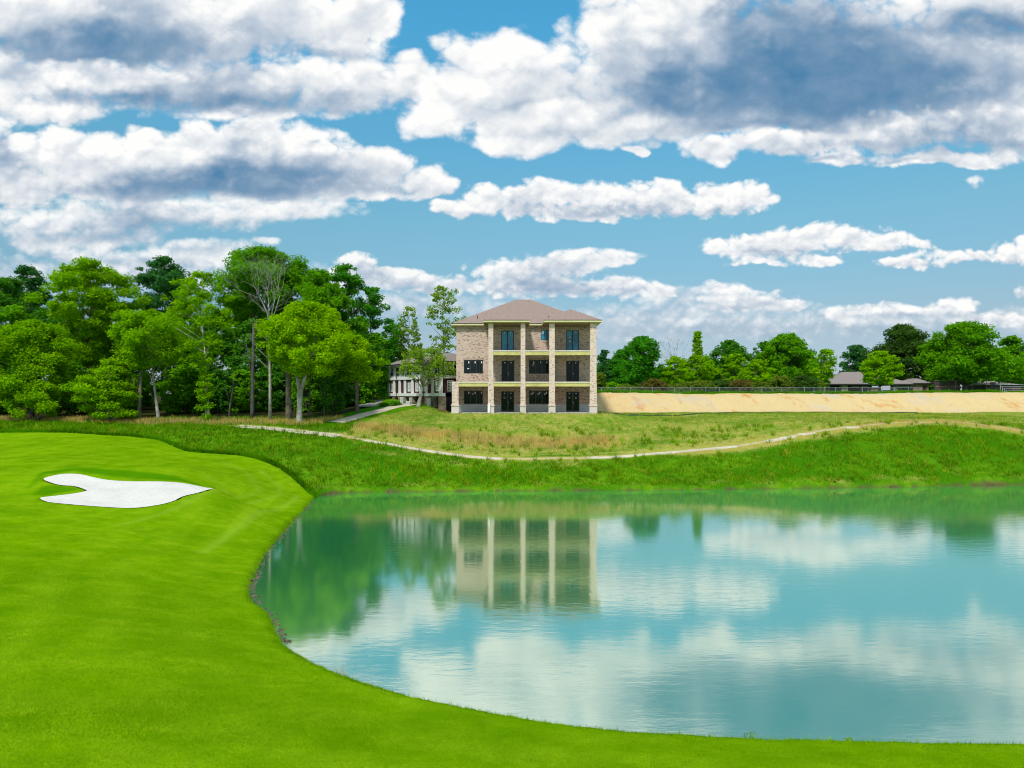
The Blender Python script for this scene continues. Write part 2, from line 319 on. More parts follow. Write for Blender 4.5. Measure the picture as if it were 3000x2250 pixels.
# ------------------------------------------------------------------ terrain
SHORE = [P(a, b, 0)[:2] for a, b in ()]
def wpt(px, py):                                      # point of the water level (z = 0) seen at px, py
    Y = CAMZ * F / (py - HZ); return (X_(px, Y), Y)
SHORE = [wpt(*q) for q in ((2212,1048),(1960,1052),(1700,1056),(1300,1060),(1080,1061),(900,1063),(790,1064),(720,1067),(688,1074),(676,1085),(662,1100),(634,1130),(600,1170),(575,1205),(560,1240),(549,1262),(547,1285),(560,1305),(590,1330),(603,1360),(622,1390),(655,1417),(700,1440),(760,1466),(830,1490),(910,1512),(1000,1530),(1100,1549),(1200,1565),(1300,1578),(1400,1588),(1600,1600),(1900,1607),(2212,1612))]
SHORE += [(22, 17.5), (36, 21), (55, 30), (72, 46), (72, 58), (62, 63.5)]
def densify(pts, n=4):                                # closed Catmull-Rom
    out = []; k = len(pts)
    for i in range(k):
        p0, p1, p2, p3 = (np.array(pts[(i + j - 1) % k]) for j in range(4))
        for t in np.arange(n) / n:
            out.append(.5 * (2*p1 + (p2-p0)*t + (2*p0-5*p1+4*p2-p3)*t*t + (3*p1-p0-3*p2+p3)*t**3))
    return np.array(out)
SHORE = densify(SHORE, 4)
def seg_dist(x, y, pts, closed):
    d = np.full(x.shape, 1e9)
    m = len(pts)
    for i in range(m if closed else m - 1):
        ax, ay = pts[i]; bx, by = pts[(i + 1) % m]; vx, vy = bx - ax, by - ay
        t = np.clip(((x - ax) * vx + (y - ay) * vy) / (vx*vx + vy*vy + 1e-12), 0, 1)
        d = np.minimum(d, (x - ax - t*vx)**2 + (y - ay - t*vy)**2)
    return np.sqrt(d)
def inside(x, y, pts):
    c = np.zeros(x.shape, bool); m = len(pts)
    for i in range(m):
        ax, ay = pts[i]; bx, by = pts[(i + 1) % m]
        if ay == by: continue
        c ^= ((ay > y) != (by > y)) & (x < (bx - ax) * (y - ay) / (by - ay) + ax)
    return c
def sdist(x, y, pts):                                 # negative inside
    return seg_dist(x, y, pts, True) * np.where(inside(x, y, pts), -1, 1)
FAIR_EDGE = [(-400,938,74),(-150,936,73),(0,935,72),(150,935,71.5),(270,941,71),(340,950,69.8),(372,963,68),(400,975,66.5),(450,981,65.7),(520,984,65),(560,993,64),(600,1010,62.6),(632,1032,61),(655,1058,59.3),(676,1082,57)]
FAIR = [P(*q)[:2] for q in FAIR_EDGE] + [(-5, 50), (40, 40), (200, 10), (200, -100), (-300, -100), (-300, 75)]
BUNKER_PX = [(94,1030,47.8),(112,1024,48.6),(140,1021,49.2),(172,1022,49.2),(200,1030,48.6),(235,1038,48.1),(290,1042,48.0),(350,1041,48.1),(410,1040,48.0),(462,1043,47.3),(456,1052,46.2),(430,1064,44.9),(395,1075,43.9),(372,1086,43.0),(335,1095,42.3),(280,1101,41.8),(200,1101,41.8),(140,1098,42.1),(100,1091,42.5),(87,1081,43.3),(105,1077,43.7),(150,1068,44.4),(186,1059,45.2),(180,1052,45.7),(160,1046,46.3),(125,1043,46.6)]
BUNKER = densify([P(*q)[:2] for q in BUNKER_PX], 4)
CTRL = [P(*q) for q in ((0,1659,13.5),(300,1659,13.8),(600,1659,14),(1000,1659,14.2),(1600,1659,14.6),(2212,1659,14.8),
 (0,1400,20),(300,1400,21),(500,1400,22.3),(0,1200,30),(250,1200,32),(450,1200,34.5),(0,1100,39),(90,1092,41.5),(275,1104,41.4),(470,1045,46.8),(300,1036,48.6),(140,1016,50),(0,1060,45),
 (420,1010,53),(550,1050,54.5),(520,1100,48.5),(620,1060,57),(0,935,72),(150,935,71.5),(340,950,69.8),(400,975,66.5),(520,984,65),(600,1010,62.6),(650,1050,59.8),(0,980,60),(250,972,62),(400,1000,58.5),
 (-400,938,74),(-400,1200,30),(0,908,84),(200,911,81),(400,913,80),(583,913,80),(646,914,80),(300,930,75.5),(500,950,71.5),(700,1000,65),(650,960,70),(620,935,74.5),
 (530,924,76.5),(740,945,73.3),(800,955,71.8),(930,978,70),(1060,992,69),(1250,992,68.8),(1400,983,69.7),(1600,965,71.6),(1750,940,74),(1840,925,76),(2000,914,78.5),(2212,935,74.5),(2500,950,73),
 (1060,1030,64.6),(1800,985,68.5),(2100,985,69),(800,1010,64.5),(1400,1025,65.2),(1100,940,76.5),(1100,900,83),(900,900,83.2),(800,915,79.5),(1500,920,79.5),(1300,945,76),(1300,899,84),(1700,902,83.5),(2000,901,86),(2212,906,84),
 (1310,895,91),(1700,893,92),(2212,893,92),(770,887,92),(835,865,112),(720,905,83.5))]
CTRL += [(-7.5,83.5,6.22),(10.5,83.5,6.22),(-7.5,90,6.3),(-7,100,6.4),(10,100,6.3),(2,92,6.3),(-9.2,89.5,6.9),(-11,88.5,6.75),(-13,95,7.3),(-18.4,103,7.75),(-14,110,7.9),
 (-30,108,6.6),(-60,110,6.5),(-60,160,8),(0,160,7.0),(-100,90,5.5),(-60,60,4),(-45,20,1.8),(-60,0,2),(0,0,2.2),(0,-40,2.5),(60,0,2),(100,40,3),(100,90,5.8),(100,130,6.2),(60,160,6.3),(60,120,6.2),(30,130,6.2),(25,100,6.1),(50,100,6.1),(0,240,8),(-200,240,8),(200,240,8),(-200,0,4),(200,0,4),(0,-200,4)]
CTRL += [(x, y, .16) for x, y in SHORE[::3]]
CTRL = np.array(CTRL); _n = len(CTRL)
def _kern(r): return r * r * np.log(r + 1e-9)
_D = np.hypot(CTRL[:, None, 0] - CTRL[None, :, 0], CTRL[:, None, 1] - CTRL[None, :, 1]) / 30
_A = np.zeros((_n + 3, _n + 3)); _A[:_n, :_n] = _kern(_D) + np.eye(_n) * .004
_A[:_n, _n] = _A[_n, :_n] = 1; _A[:_n, _n+1] = _A[_n+1, :_n] = CTRL[:, 0] / 30; _A[:_n, _n+2] = _A[_n+2, :_n] = CTRL[:, 1] / 30
_W = np.linalg.solve(_A, np.concatenate([CTRL[:, 2], [0, 0, 0]]))
def rbf(x, y):
    x = np.asarray(x, float); y = np.asarray(y, float); z = _W[_n] + _W[_n+1] * x / 30 + _W[_n+2] * y / 30
    for i in range(_n): z = z + _W[i] * _kern(np.hypot(x - CTRL[i, 0], y - CTRL[i, 1]) / 30)
    return z
def terrain(x, y, full=False):
    x = np.asarray(x, float); y = np.asarray(y, float)
    rad = np.hypot(x, y - 60); far = smooth(150, 260, rad)
    z = np.where(rad < 265, rbf(x, y), 6.5) * (1 - far) + 6.5 * far
    bumps = fbm(x / 7, y / 7, 3, 3) * .16 + fbm(x / 1.6, y / 1.6, 2, 5) * .035
    sdf = sdist(x, y, FAIR); out = smooth(0, .5, sdf)
    toe = 92.5 + fbm(x / 5, x * 0 + 1.5, 3, 9) * .5 + np.clip(12.5 - x, 0, 3) * -.3; em = smooth(9.8, 11.6, x)
    emb = smooth(-.1, 1.0, (y - toe) / 8.2); gully = fbm(x / 1.2, y / 9, 4, 12)
    pad = (1 - smooth(0, 3, np.maximum(np.maximum(-8 - x, x - 11), np.maximum(83 - y, y - 104))))
    z = z + bumps * (.25 + .75 * out) * (1 - pad)
    z = z * (1 - pad) + 6.26 * pad
    z = z + out * .13 * (1 - pad)
    z = z + em * (emb * 2.42 * (1 - .0) + emb * (1 - emb) * gully * 1.7 + smooth(.02, .2, emb) * fbm(x / .7, y / .7, 3, 18) * .10 * (y < 103) + smooth(0, 55, y - 103) * .45 * (y < 400))
    sd = sdist(x, y, SHORE)
    lipn = fbm(x / .9, y / .9, 3, 14) * .10
    t = smooth(-.18, .34, sd + lipn); z = -.35 - .5 * smooth(0, 6, -sd) + (np.maximum(z, .10) + .35) * t + .5 * smooth(0, 6, -sd) * t
    sb = sdist(x, y, BUNKER)
    z = z - smooth(.10, -.14, sb) * .45 + .03 * np.exp(-((sb - .55) / .35) ** 2)
    if full: return z, sd, sdf, em * emb * (1 - smooth(8.6, 9.6, y - toe)), em * smooth(-.25, .15, (y - toe)) * (1 - smooth(8.8, 9.6, y - toe)), sb
    return z
def gz(x, y): return float(terrain(np.array([x]), np.array([y]))[0])

def axis(parts, lo, hi):
    v = [np.arange(a, b, s) for a, b, s in parts]; v = list(np.concatenate(v)); st = parts[-1][2]; x = v[-1]
    while x < hi: st *= 1.22; x += st; v.append(x)
    st = parts[0][2]; x = v[0]
    while x > lo: st *= 1.22; x -= st; v.insert(0, x)
    return np.array(v)
XS = axis([(-70,-34,.5),(-34,-13,.17),(-13,30,.25),(30,75,.45)], -3500, 3500)
YS = axis([(9,16,.35),(16,19.5,.15),(19.5,40,.25),(40,51,.14),(51,78,.22),(78,112,.3),(112,165,1.2)], -1500, 5000)
GX, GY = np.meshgrid(XS, YS); gx, gy = GX.ravel(), GY.ravel()
tz, sd, sdf, emb, embm, sb = terrain(gx, gy, True)
tz = tz - (np.hypot(gx, gy) > 400) * .0
# masks for the ground material
def pxy(x, y, z): return CX + F * x / np.maximum(y, 1), HZ - F * (z - CAMZ) / np.maximum(y, 1)
TRACKS = [([(640,1050,55.6),(636,1072,53.6),(600,1098,50),(540,1145,43),(440,1215,35)],.55,1.0),([(560,1015,61),(600,1035,58),(607,1058,54.5),(575,1075,52),(500,1105,48),(380,1140,42),(250,1165,38)],.5,.8),
 ([(480,1000,62),(540,1025,58.5),(560,1060,53),(500,1085,49.5),(400,1120,44)],.6,.55),([(420,1010,53),(480,1030,51.5),(490,1060,49),(440,1085,46.5)],.6,.4)]
trk = np.zeros(gx.shape)
for pl, w, s_ in TRACKS:
    w *= .5; s_ *= .55
    pts = [P(*q)[:2] for q in pl]; d = seg_dist(gx, gy, pts, False); trk = np.maximum(trk, s_ * np.exp(-(d / w) ** 2))
RIDGE = [P(*q)[:2] for q in ((1480,975,70.5),(1600,964,71.6),(1750,939,74),(1840,924,76),(1920,917,77.6),(2000,914,78.5),(2080,917,77.8),(2212,935,74.5),(2400,945,73.5))]
dr = seg_dist(gx, gy, RIDGE, False)
meadow = inside(gx, gy, [P(*q)[:2] for q in ((740,938,74.2),(930,974,70.3),(1060,988,69.4),(1400,980,70.1),(1750,937,74.5),(2000,912,79.2),(2300,925,77),(2700,880,94),(1300,893,91))] + [(10.5,83.4),(-7.5,83.4),(-9.5,89.5),(-12.2,88),(-16,84)])
dry = meadow * (.52 + .35 * fbm(gx / 6, gy / 3.5, 4, 21)) + .95 * np.exp(-(dr / 1.5) ** 2)
PATHC = [P(*q)[:2] for q in ((518,921,77.4),(620,931,75.6),(740,945,73.3),(800,955,71.8),(930,977,70.1),(1060,991,69.1),(1180,994,68.7),(1290,991,68.9),(1400,982,69.8),(1500,974,70.7),(1600,964,71.8))]
dry += .75 * np.exp(-(seg_dist(gx, gy, PATHC, False) / .75) ** 2)
band = [P(*q)[:2] for q in ((760,925,77.3),(900,945,75),(1050,955,74),(1200,962,73),(1300,955,74))]
dry += .5 * np.exp(-(seg_dist(gx, gy, band, False) / 1.7) ** 2) * (.6 + .8 * fbm(gx / 2, gy / 2, 3, 22))
dry += .3 * np.exp(-(np.maximum(83 - gy, 0) / 1.5) ** 2) * (np.abs(gx - 2) < 10) * (gy < 84)
wood = [P(*q)[:2] for q in ((-200,908,84),(0,908,83.6),(200,910,80.6),(400,912,79.6),(646,913,79.4),(740,905,82)) ]
dry += .55 * np.exp(-(seg_dist(gx, gy, wood, False) / 2.0) ** 2) * (.5 + fbm(gx / 3, gy / 2, 3, 25))
dry += .40 * np.exp(-((sd - .9) / .7) ** 2) * (sdf > .3) * (gy > 50) * (.6 + fbm(gx / 3, gy / 3, 2, 29))
dry += .55 * np.exp(-(seg_dist(gx, gy, [P(*q)[:2] for q in ((820,985,68.2),(900,995,67.5),(1000,1003,67.2),(1080,1006,67.2),(1250,1002,67.6))], False) / .9) ** 2) * (.6 + fbm(gx / 2, gy / 2, 2, 28))
dry += .45 * np.clip(fbm(gx / 4, gy / 2.2, 3, 27) + .1, 0, 1) * (sdf > .3) * (gy < 80)
lawn = inside(gx, gy, [P(*q)[:2] for q in ((715,913,80.6),(760,906,82.6),(812,891,87.5),(850,885,90.5),(838,881,92.5),(800,882,93),(758,890,90),(735,900,85.5))]).astype(float)
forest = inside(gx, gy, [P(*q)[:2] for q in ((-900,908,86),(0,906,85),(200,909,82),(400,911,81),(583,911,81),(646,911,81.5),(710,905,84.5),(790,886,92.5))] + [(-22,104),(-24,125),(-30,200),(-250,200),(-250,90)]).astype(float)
_ds = np.abs(sd); _al = gx * .5 + gy * .8
stripe = (gnoise(_ds / 1.15 + fbm(gx / 12, gy / 12, 2, 91) * .8, _al / 14, 92) + .6 * gnoise(_ds / .5, _al / 9, 93)) * smooth(20, 8, np.abs(gy - 52)) * smooth(-27, -18, gx) * smooth(.5, 2.0, _ds)
band_m = (.5 + .5 * np.sin(2 * np.pi * (_ds / 2.3 + .35 * fbm(gx / 9, gy / 9, 2, 97)))) * (.6 + .8 * fbm(gx / 5, gy / 8, 3, 98)) * smooth(.3, 1.5, _ds)
slope_shade = np.zeros(gx.shape)  # slope shading put into the turf colour behind the bunker and on its tongue
for lp in ([(60,1048,45.5),(90,1020,49.5),(170,1010,51),(260,1018,50.6),(380,1026,50),(455,1036,48.4),(400,1036,48.6),(300,1036,48.7),(220,1026,49.2),(160,1016,49.9),(100,1023,49)], [(92,1046,46.0),(130,1048,46.2),(176,1056,45.4),(130,1066,44.6),(95,1075,43.8),(70,1070,44)]):
    pl_ = [P(*q)[:2] for q in lp]; slope_shade = np.maximum(slope_shade, smooth(.35, -.25, sdist(gx, gy, pl_)))
attrs = {'fair': 1 - smooth(-.02, .12, sdf), 'dry': np.clip(dry, 0, 1), 'sand': embm, 'soil': (1 - smooth(.03, .15, sd + fbm(gx/1.2, gy/1.2, 3, 31) * .16)) * (sd > -2), 'track': np.clip(trk, 0, 1), 'lawn': lawn, 'forest': forest, 'stripe': stripe, 'band': np.clip(band_m, 0, 1), 'slope_shade': slope_shade, 'edge': np.exp(-((sdf - .25) / .3) ** 2)}

def ground_mat():
    m = M('ground_turf'); g = m.pos()
    n1 = m.noise(m.pos((.8, 1.2, 1)), .16, 5, .6); n2 = m.noise(g, 1.4, 5, .65); n3 = m.noise(m.pos((1, 1, 1)), 14, 3, .6); n4 = m.noise(m.pos((.35, 1.0, 1)), 1.1, 4, .6, .6)
    fair = m.mix(m.ramp(n1, .32, .68), (.118, .255, .0008), (.185, .350, .0012)); fair = m.mix(m.math('MULTIPLY', m.ramp(n4, .38, .66), .55), fair, (.255, .405, .008)); fair = m.mix(m.math('MULTIPLY', m.ramp(n2, .35, .72), .55), fair, (.085, .225, .0005))
    fair = m.mix(m.math('MULTIPLY', m.ramp(m.noise(m.pos((1, 1.4, 1)), 2.6, 3, .5), .66, .76), .55), fair, (.24, .27, .02)); fair = m.mix(m.math('MULTIPLY', m.ramp(m.noise(g, .38, 4, .6), .48, .66), .5), fair, (.085, .215, .0006))
    fair = m.mix(m.math('MULTIPLY', m.ramp(n3, .38, .66), .38), fair, (.085, .21, .0005))
    fair = m.mix(m.math('MULTIPLY', m.attr('band'), .24), fair, (.26, .42, .008)); fair = m.mix(m.math('MULTIPLY', m.ramp(m.attr('stripe'), .05, .65), .28), fair, (.27, .43, .010)); fair = m.mix(m.math('MULTIPLY', m.attr('slope_shade'), .85), fair, (.055, .20, .0006))
    fair = m.mix(m.math('MULTIPLY', m.attr('track'), m.math('ADD', .35, m.math('MULTIPLY', n3, .6))), fair, (.26, .40, .030))
    rough = m.mix(m.ramp(n2, .3, .7), (.060, .200, .003), (.145, .290, .008)); rough = m.mix(m.math('MULTIPLY', m.ramp(n1, .42, .62), .8), rough, (.030, .150, .002)); rough = m.mix(m.math('MULTIPLY', m.ramp(n3, .4, .65), .45), rough, (.03, .11, .002))
    dryc = m.mix(m.ramp(n2, .3, .7), (.27, .315, .035), (.40, .33, .10)); dryc = m.mix(m.math('MULTIPLY', m.ramp(n3, .4, .65), .4), dryc, (.17, .25, .02))
    c = m.mix(m.ramp(m.math('ADD', m.attr('dry'), m.math('MULTIPLY', m.math('SUBTRACT', n2, .5), .5)), .18, .85), rough, dryc)
    c = m.mix(m.attr('lawn'), c, m.mix(n2, (.035, .23, .003), (.06, .29, .004)))
    c = m.mix(m.math('MULTIPLY', m.attr('edge'), .55), c, (.03, .13, .003))
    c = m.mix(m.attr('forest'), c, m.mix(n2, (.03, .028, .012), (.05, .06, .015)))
    c = m.mix(m.attr('fair'), c, fair)
    s1 = m.noise(m.pos((1, .35, 1.4)), .55, 5, .6, .4); s2 = m.noise(m.pos((1, .6, 1)), .16, 4, .6); s3 = m.noise(g, 7, 4, .7)
    sand = m.mix(m.ramp(s3, .3, .7), (.56, .40, .175), (.65, .50, .265)); sand = m.mix(m.math('MULTIPLY', m.ramp(s1, .55, .70), .85), sand, (.56, .27, .07)); sand = m.mix(m.math('MULTIPLY', m.ramp(s2, .55, .7), .6), sand, (.50, .43, .36)); sand = m.mix(m.math('MULTIPLY', m.ramp(m.noise(g, 1.6, 4), .62, .75), .35), sand, (.45, .36, .12))
    c = m.mix(m.attr('sand'), c, sand)
    c = m.mix(m.attr('soil'), c, m.mix(m.ramp(n3, .35, .65), (.04, .024, .012), (.15, .10, .055)))
    h = m.math('ADD', m.math('MULTIPLY', n3, .5), m.math('MULTIPLY', n2, 1.0))
    return m.principled(c, .95, m.bump(h, .55, .12), spec=.0)
nx_, ny_ = len(XS), len(YS); ii = np.arange(nx_ * ny_).reshape(ny_, nx_)
quads = np.stack([ii[:-1, :-1], ii[:-1, 1:], ii[1:, 1:], ii[1:, :-1]], -1).reshape(-1, 4)
ground = mesh_np('ground', np.stack([gx, gy, tz], 1), 4, quads, ground_mat(), smooth_=True, attrs=attrs); tag(ground, kind='structure')

# pond
def water_mat():
    m = M('pond_water'); g = m.pos()
    w1 = m.noise(m.pos((1.1, 3.2, 1)), .9, 4, .55, .3); w2 = m.noise(m.pos((1, 2.2, 1)), 4.5, 3, .5); amp = m.ramp(m.noise(m.pos((.5, 1.0, 1)), .09, 3), .38, .62)
    h = m.math('ADD', w1, m.math('MULTIPLY', w2, .22)); st = m.math('ADD', .012, m.math('MULTIPLY', amp, .040))
    b = m.n('ShaderNodeBump', {'Height': h, 'Distance': .10}); m.set(b.inputs['Strength'], st)
    body = m.mix(m.ramp(m.noise(g, .06, 3), .3, .7), (.004, .25, .052), (.010, .29, .075))
    d = m.n('ShaderNodeBsdfDiffuse', {'Color': body}); gl = m.n('ShaderNodeBsdfGlossy', {'Color': (1.0, 1.0, .945), 'Roughness': .065, 'Normal': b.outputs[0]})
    fr = m.n('ShaderNodeFresnel', {'IOR': 2.25, 'Normal': b.outputs[0]}); fac = m.math('ADD', m.math('MULTIPLY', fr.outputs[0], .38), .60, True)
    gl2 = m.n('ShaderNodeBsdfGlossy', {'Color': (1.0, .99, .97), 'Roughness': .30, 'Normal': b.outputs[0]}); gm = m.n('ShaderNodeMixShader', {0: .07, 1: gl, 2: gl2})       # still water with a film of fine wind ripples
    x = m.n('ShaderNodeMixShader', {0: fac, 1: d, 2: gm}); m.t.links.new(x.outputs[0], m.out.inputs[0]); return m.m
wv = [(-20, 12, 0), (85, 12, 0), (85, 70, 0), (-20, 70, 0)]
tag(mesh_np('pond_water', np.array(wv, float), 4, np.arange(4), water_mat()), kind='structure')

# bunker sand: its own sheet lying in the hollow of the fairway
def sand_mat():
    m = M('bunker_sand'); f = m.noise(m.pos((1, 2.5, 1)), 3.0, 4); c = m.mix(m.ramp(f, .3, .7), (.60, .565, .51), (.66, .63, .58)); w = m.n('ShaderNodeTexWave', {'Vector': m.pos(), 'Scale': 2.2, 'Distortion': 6.0, 'Detail': 3, 'Detail Scale': .6}, wave_type='BANDS', bands_direction='DIAGONAL'); h = m.math('ADD', f, m.math('MULTIPLY', w.outputs['Fac'], .5)); c = m.mix(m.math('MULTIPLY', m.ramp(m.noise(m.pos(), .7, 4), .45, .7), .3), c, (.52, .48, .42)); return m.principled(c, .95, m.bump(h, .22, .05), spec=.0)
bm = bmesh.new(); bv = [bm.verts.new((x, y, 0)) for x, y in BUNKER]; fc = bm.faces.new(bv)
bmesh.ops.triangulate(bm, faces=[fc])
for _ in range(3): bmesh.ops.subdivide_edges(bm, edges=[e for e in bm.edges if e.calc_length() > .7], cuts=1, use_grid_fill=False); bmesh.ops.triangulate(bm, faces=bm.faces[:])
vx = np.array([v.co.x for v in bm.verts]); vy = np.array([v.co.y for v in bm.verts]); bz = terrain(vx, vy); bs = sdist(vx, vy, BUNKER)
und = bz + smooth(.10, -.14, bs) * .45
for v, z, s_ in zip(bm.verts, und, bs): v.co.z = z - .015 - .16 * float(smooth(0, -1.8, np.array(s_))) + .03 * math.sin(v.co.x * 3.1) * math.sin(v.co.y * 2.3) * min(1, -s_)
for f_ in bm.faces: f_.smooth = True
bmesh.ops.recalc_face_normals(bm, faces=bm.faces[:])
me = bpy.data.meshes.new('bunker_sand'); bm.to_mesh(me); bm.free(); me.materials.append(sand_mat()); o = bpy.data.objects.new('bunker_sand', me); COL.objects.link(o); tag(o, kind='structure')

# paths
def ribbon(name, pl, width, mat, lift=.05, thick=.12):
    c = [np.array(P(*q)[:2]) if len(q) == 3 else np.array(q) for q in pl]; pts = []
    for i in range(len(c) - 1):
        p0 = c[max(i-1, 0)]; p1 = c[i]; p2 = c[i+1]; p3 = c[min(i+2, len(c)-1)]; n = max(2, int(np.linalg.norm(p2-p1) / .4))
        for t in np.arange(n) / n: pts.append(.5 * (2*p1 + (p2-p0)*t + (2*p0-5*p1+4*p2-p3)*t*t + (3*p1-p0-3*p2+p3)*t**3))
    pts.append(c[-1]); pts = np.array(pts); tg = np.gradient(pts, axis=0); tg /= np.linalg.norm(tg, axis=1)[:, None]; nr = np.stack([-tg[:, 1], tg[:, 0]], 1)
    offs = np.linspace(-.5, .5, 5) * width; k = len(offs)
    V = (pts[:, None, :] + nr[:, None, :] * offs[None, :, None]).reshape(-1, 2); z = terrain(V[:, 0], V[:, 1]).reshape(-1, k)
    z = .5 * z + .5 * z.mean(1, keepdims=True)
    for _ in range(3): z[1:-1] = (z[:-2] + z[1:-1] * 2 + z[2:]) / 4
    z = z.ravel() + lift; top = np.column_stack([V, z]); n = len(pts); ii = np.arange(n * k).reshape(n, k)
    q = np.stack([ii[:-1, :-1], ii[:-1, 1:], ii[1:, 1:], ii[1:, :-1]], -1).reshape(-1, 4)[:, ::-1]
    bot = top.copy(); bot[:, 2] -= thick; b = n * k
    e1 = np.stack([ii[:-1, 0], ii[1:, 0], ii[1:, 0] + b, ii[:-1, 0] + b], -1)[:, ::-1]; e2 = np.stack([ii[:-1, -1], ii[1:, -1], ii[1:, -1] + b, ii[:-1, -1] + b], -1)
    return tag(mesh_np(name, np.vstack([top, bot]), 4, np.vstack([q, e1, e2]), mat), kind='structure')
def conc_mat(name, a, b):
    m = M(name); c = m.mix(m.ramp(m.noise(m.pos(), .9, 5), .3, .7), a, b); c = m.mix(m.math('MULTIPLY', m.ramp(m.noise(m.pos(), 6, 3), .5, .7), .3), c, tuple(v * .75 for v in a)); return m.principled(c, .9)
PATHM = conc_mat('path_concrete', (.48, .40, .29), (.60, .52, .40)); DRIVE = conc_mat('driveway_grey', (.28, .25, .23), (.38, .35, .32))
for w_, pl_ in ((2.1, [(518,921,77.4),(560,925,76.6),(620,931,75.6),(680,938,74.5),(738,945,73.3)]), (.8, [(790,953.5,72.0),(850,964,71),(930,977,70.1),(1000,986,69.4),(1085,992.5,68.95)]), (.8, [(1265,991,68.9),(1340,988,69.2),(1400,982.5,69.8),(1500,974,70.7),(1590,965,71.7)]), (1.1, [(1652,956.5,72.5),(1690,950,73.1),(1712,945.5,73.6)]), (1.0, [(1726,943,73.9),(1756,938,74.5)]), (1.0, [(1822,926,75.9),(1850,923,76.4)])):
    ribbon('cart_path', pl_, w_, PATHM, .03)
TRACKM = conc_mat('worn_track', (.40, .31, .14), (.52, .42, .22))
for w_, pl_ in ((.55, [(738,945,73.3),(765,949.5,72.6),(790,953.5,72.0)]), (.55, [(1085,992.5,68.95),(1140,994,68.8),(1200,993.5,68.8),(1265,991.5,68.85)]), (.6, [(1590,965,71.7),(1652,956.5,72.5),(1690,950,73.1),(1740,940.5,74.2),(1822,926,75.9),(1880,920,77),(1960,915,78.2),(2040,914.5,78.4),(2120,920,77.2),(2212,934,74.8),(2300,940,74)])):
    ribbon('worn_track', pl_, w_, TRACKM, .025)
ribbon('footpath', [(724,917.5,79.6),(760,908,82.2),(810,893,87),(850,885.5,90.3),(892,881,91.8)], 2.3, PATHM, .07)
ribbon('driveway', [(895,879,93.2),(850,880,93.8),(800,884,95),(806,876,101),(822,869,108),(842,863,114)], 3.2, DRIVE, .06)

# ------------------------------------------------------------------ grass
GR_A = leaf_mat('grass_blade_green', (.070, .240, .002), .3, .42, 1.75, .30); GR_B = leaf_mat('grass_blade_light', (.165, .330, .006), .3, .6, 1.5, .35); GR_D = leaf_mat('grass_stem_dry', (.44, .32, .14), .2); GR_F = leaf_mat('turf_blade', (.130, .285, .0008), .3); GR_Y = leaf_mat('grass_blade_yellow', (.26, .32, .03), .3)
def blades(name, x, y, h, w, lean, mat, per=1, spread=.0, lift=-.02):
    n = len(x) * per; x = np.repeat(x, per); y = np.repeat(y, per); h = np.repeat(h, per) * (.55 + .6 * RS.rand(n)); th = RS.rand(n) * 2 * np.pi
    x = x + RS.randn(n) * spread; y = y + RS.randn(n) * spread; z = terrain(x, y) + lift
    fa = RS.rand(n) * np.pi; wx, wy = np.cos(fa) * w, np.sin(fa) * w; ln = lean * (.3 + RS.rand(n)) * h
    tip = np.stack([x + np.cos(th) * ln, y + np.sin(th) * ln, z + h], 1)
    a = np.stack([x - wx, y - wy, z], 1); b = np.stack([x + wx, y + wy, z], 1)
    V = np.stack([a, b, tip], 1).reshape(-1, 3)
    return mesh_np(name, V, 3, np.arange(3 * n), mat)
def scatter(n, x0, x1, y0, y1): return RS.rand(n) * (x1 - x0) + x0, RS.rand(n) * (y1 - y0) + y0
in_view = lambda x, y: np.abs(x) < .80 * y + 2
path_c = [P(*q)[:2] for q in ((518,921,77.4),(620,931,75.6),(740,945,73.3),(800,955,71.8),(930,977,70.1),(1060,990,69.1),(1180,994,68.7),(1290,991,68.9),(1400,982,69.8),(1600,964,71.8),(1750,939,74.3),(1840,924,76.2))]
foot_c = [P(*q)[:2] for q in ((724,917.5,79.6),(760,908,82.2),(810,893,87),(850,885.5,90.3),(892,881,91.8))]
def keep(x, y, f=None):
    sd = sdist(x, y, SHORE); sf = sdist(x, y, FAIR); k = in_view(x, y) & (sd > .26) & (sf > .15) & (seg_dist(x, y, path_c, False) > .62) & (seg_dist(x, y, foot_c, False) > 1.3)
    k &= ~((x > -8.2) & (x < 11.2) & (y > 83.4)) & ~((x > 9.5) & (y > 92)); return k, sd, sf
# rough bank and left rough
x, y = scatter(75000, -66, 66, 56, 84); k, sd, sf = keep(x, y); mead = inside(x, y, [P(*q)[:2] for q in ((740,938,74.2),(930,974,70.3),(1060,988,69.4),(1400,980,70.1),(1750,937,74.5),(2000,912,79.2),(2300,925,77))] + [(70,92),(-16,92)])
cl = fbm(x / 2.2, y / 1.6, 3, 51); k1 = k & ~mead & (cl > -.35) & (RS.rand(len(x)) > 1.5 * np.exp(-(seg_dist(x, y, RIDGE, False) / 1.9) ** 2)) & (RS.rand(len(x)) > 1.2 * np.exp(-(seg_dist(x, y, PATHC, False) / .9) ** 2))
h = .22 + .20 * smooth(-.2, .4, cl)
s1 = k1 & (RS.rand(len(x)) < .6); s2 = k1 & ~s1
tag(blades('rough_grass', x[s1], y[s1], h[s1], .028, .55, GR_A, 3, .10), 'long green grass covering the bank beyond the pond', 'grass', kind='stuff')
tag(blades('light_rough_grass', x[s2], y[s2], h[s2] * 1.1, .026, .7, GR_B, 3, .12), 'pale yellow green grass mixed through the rough bank', 'grass', kind='stuff')
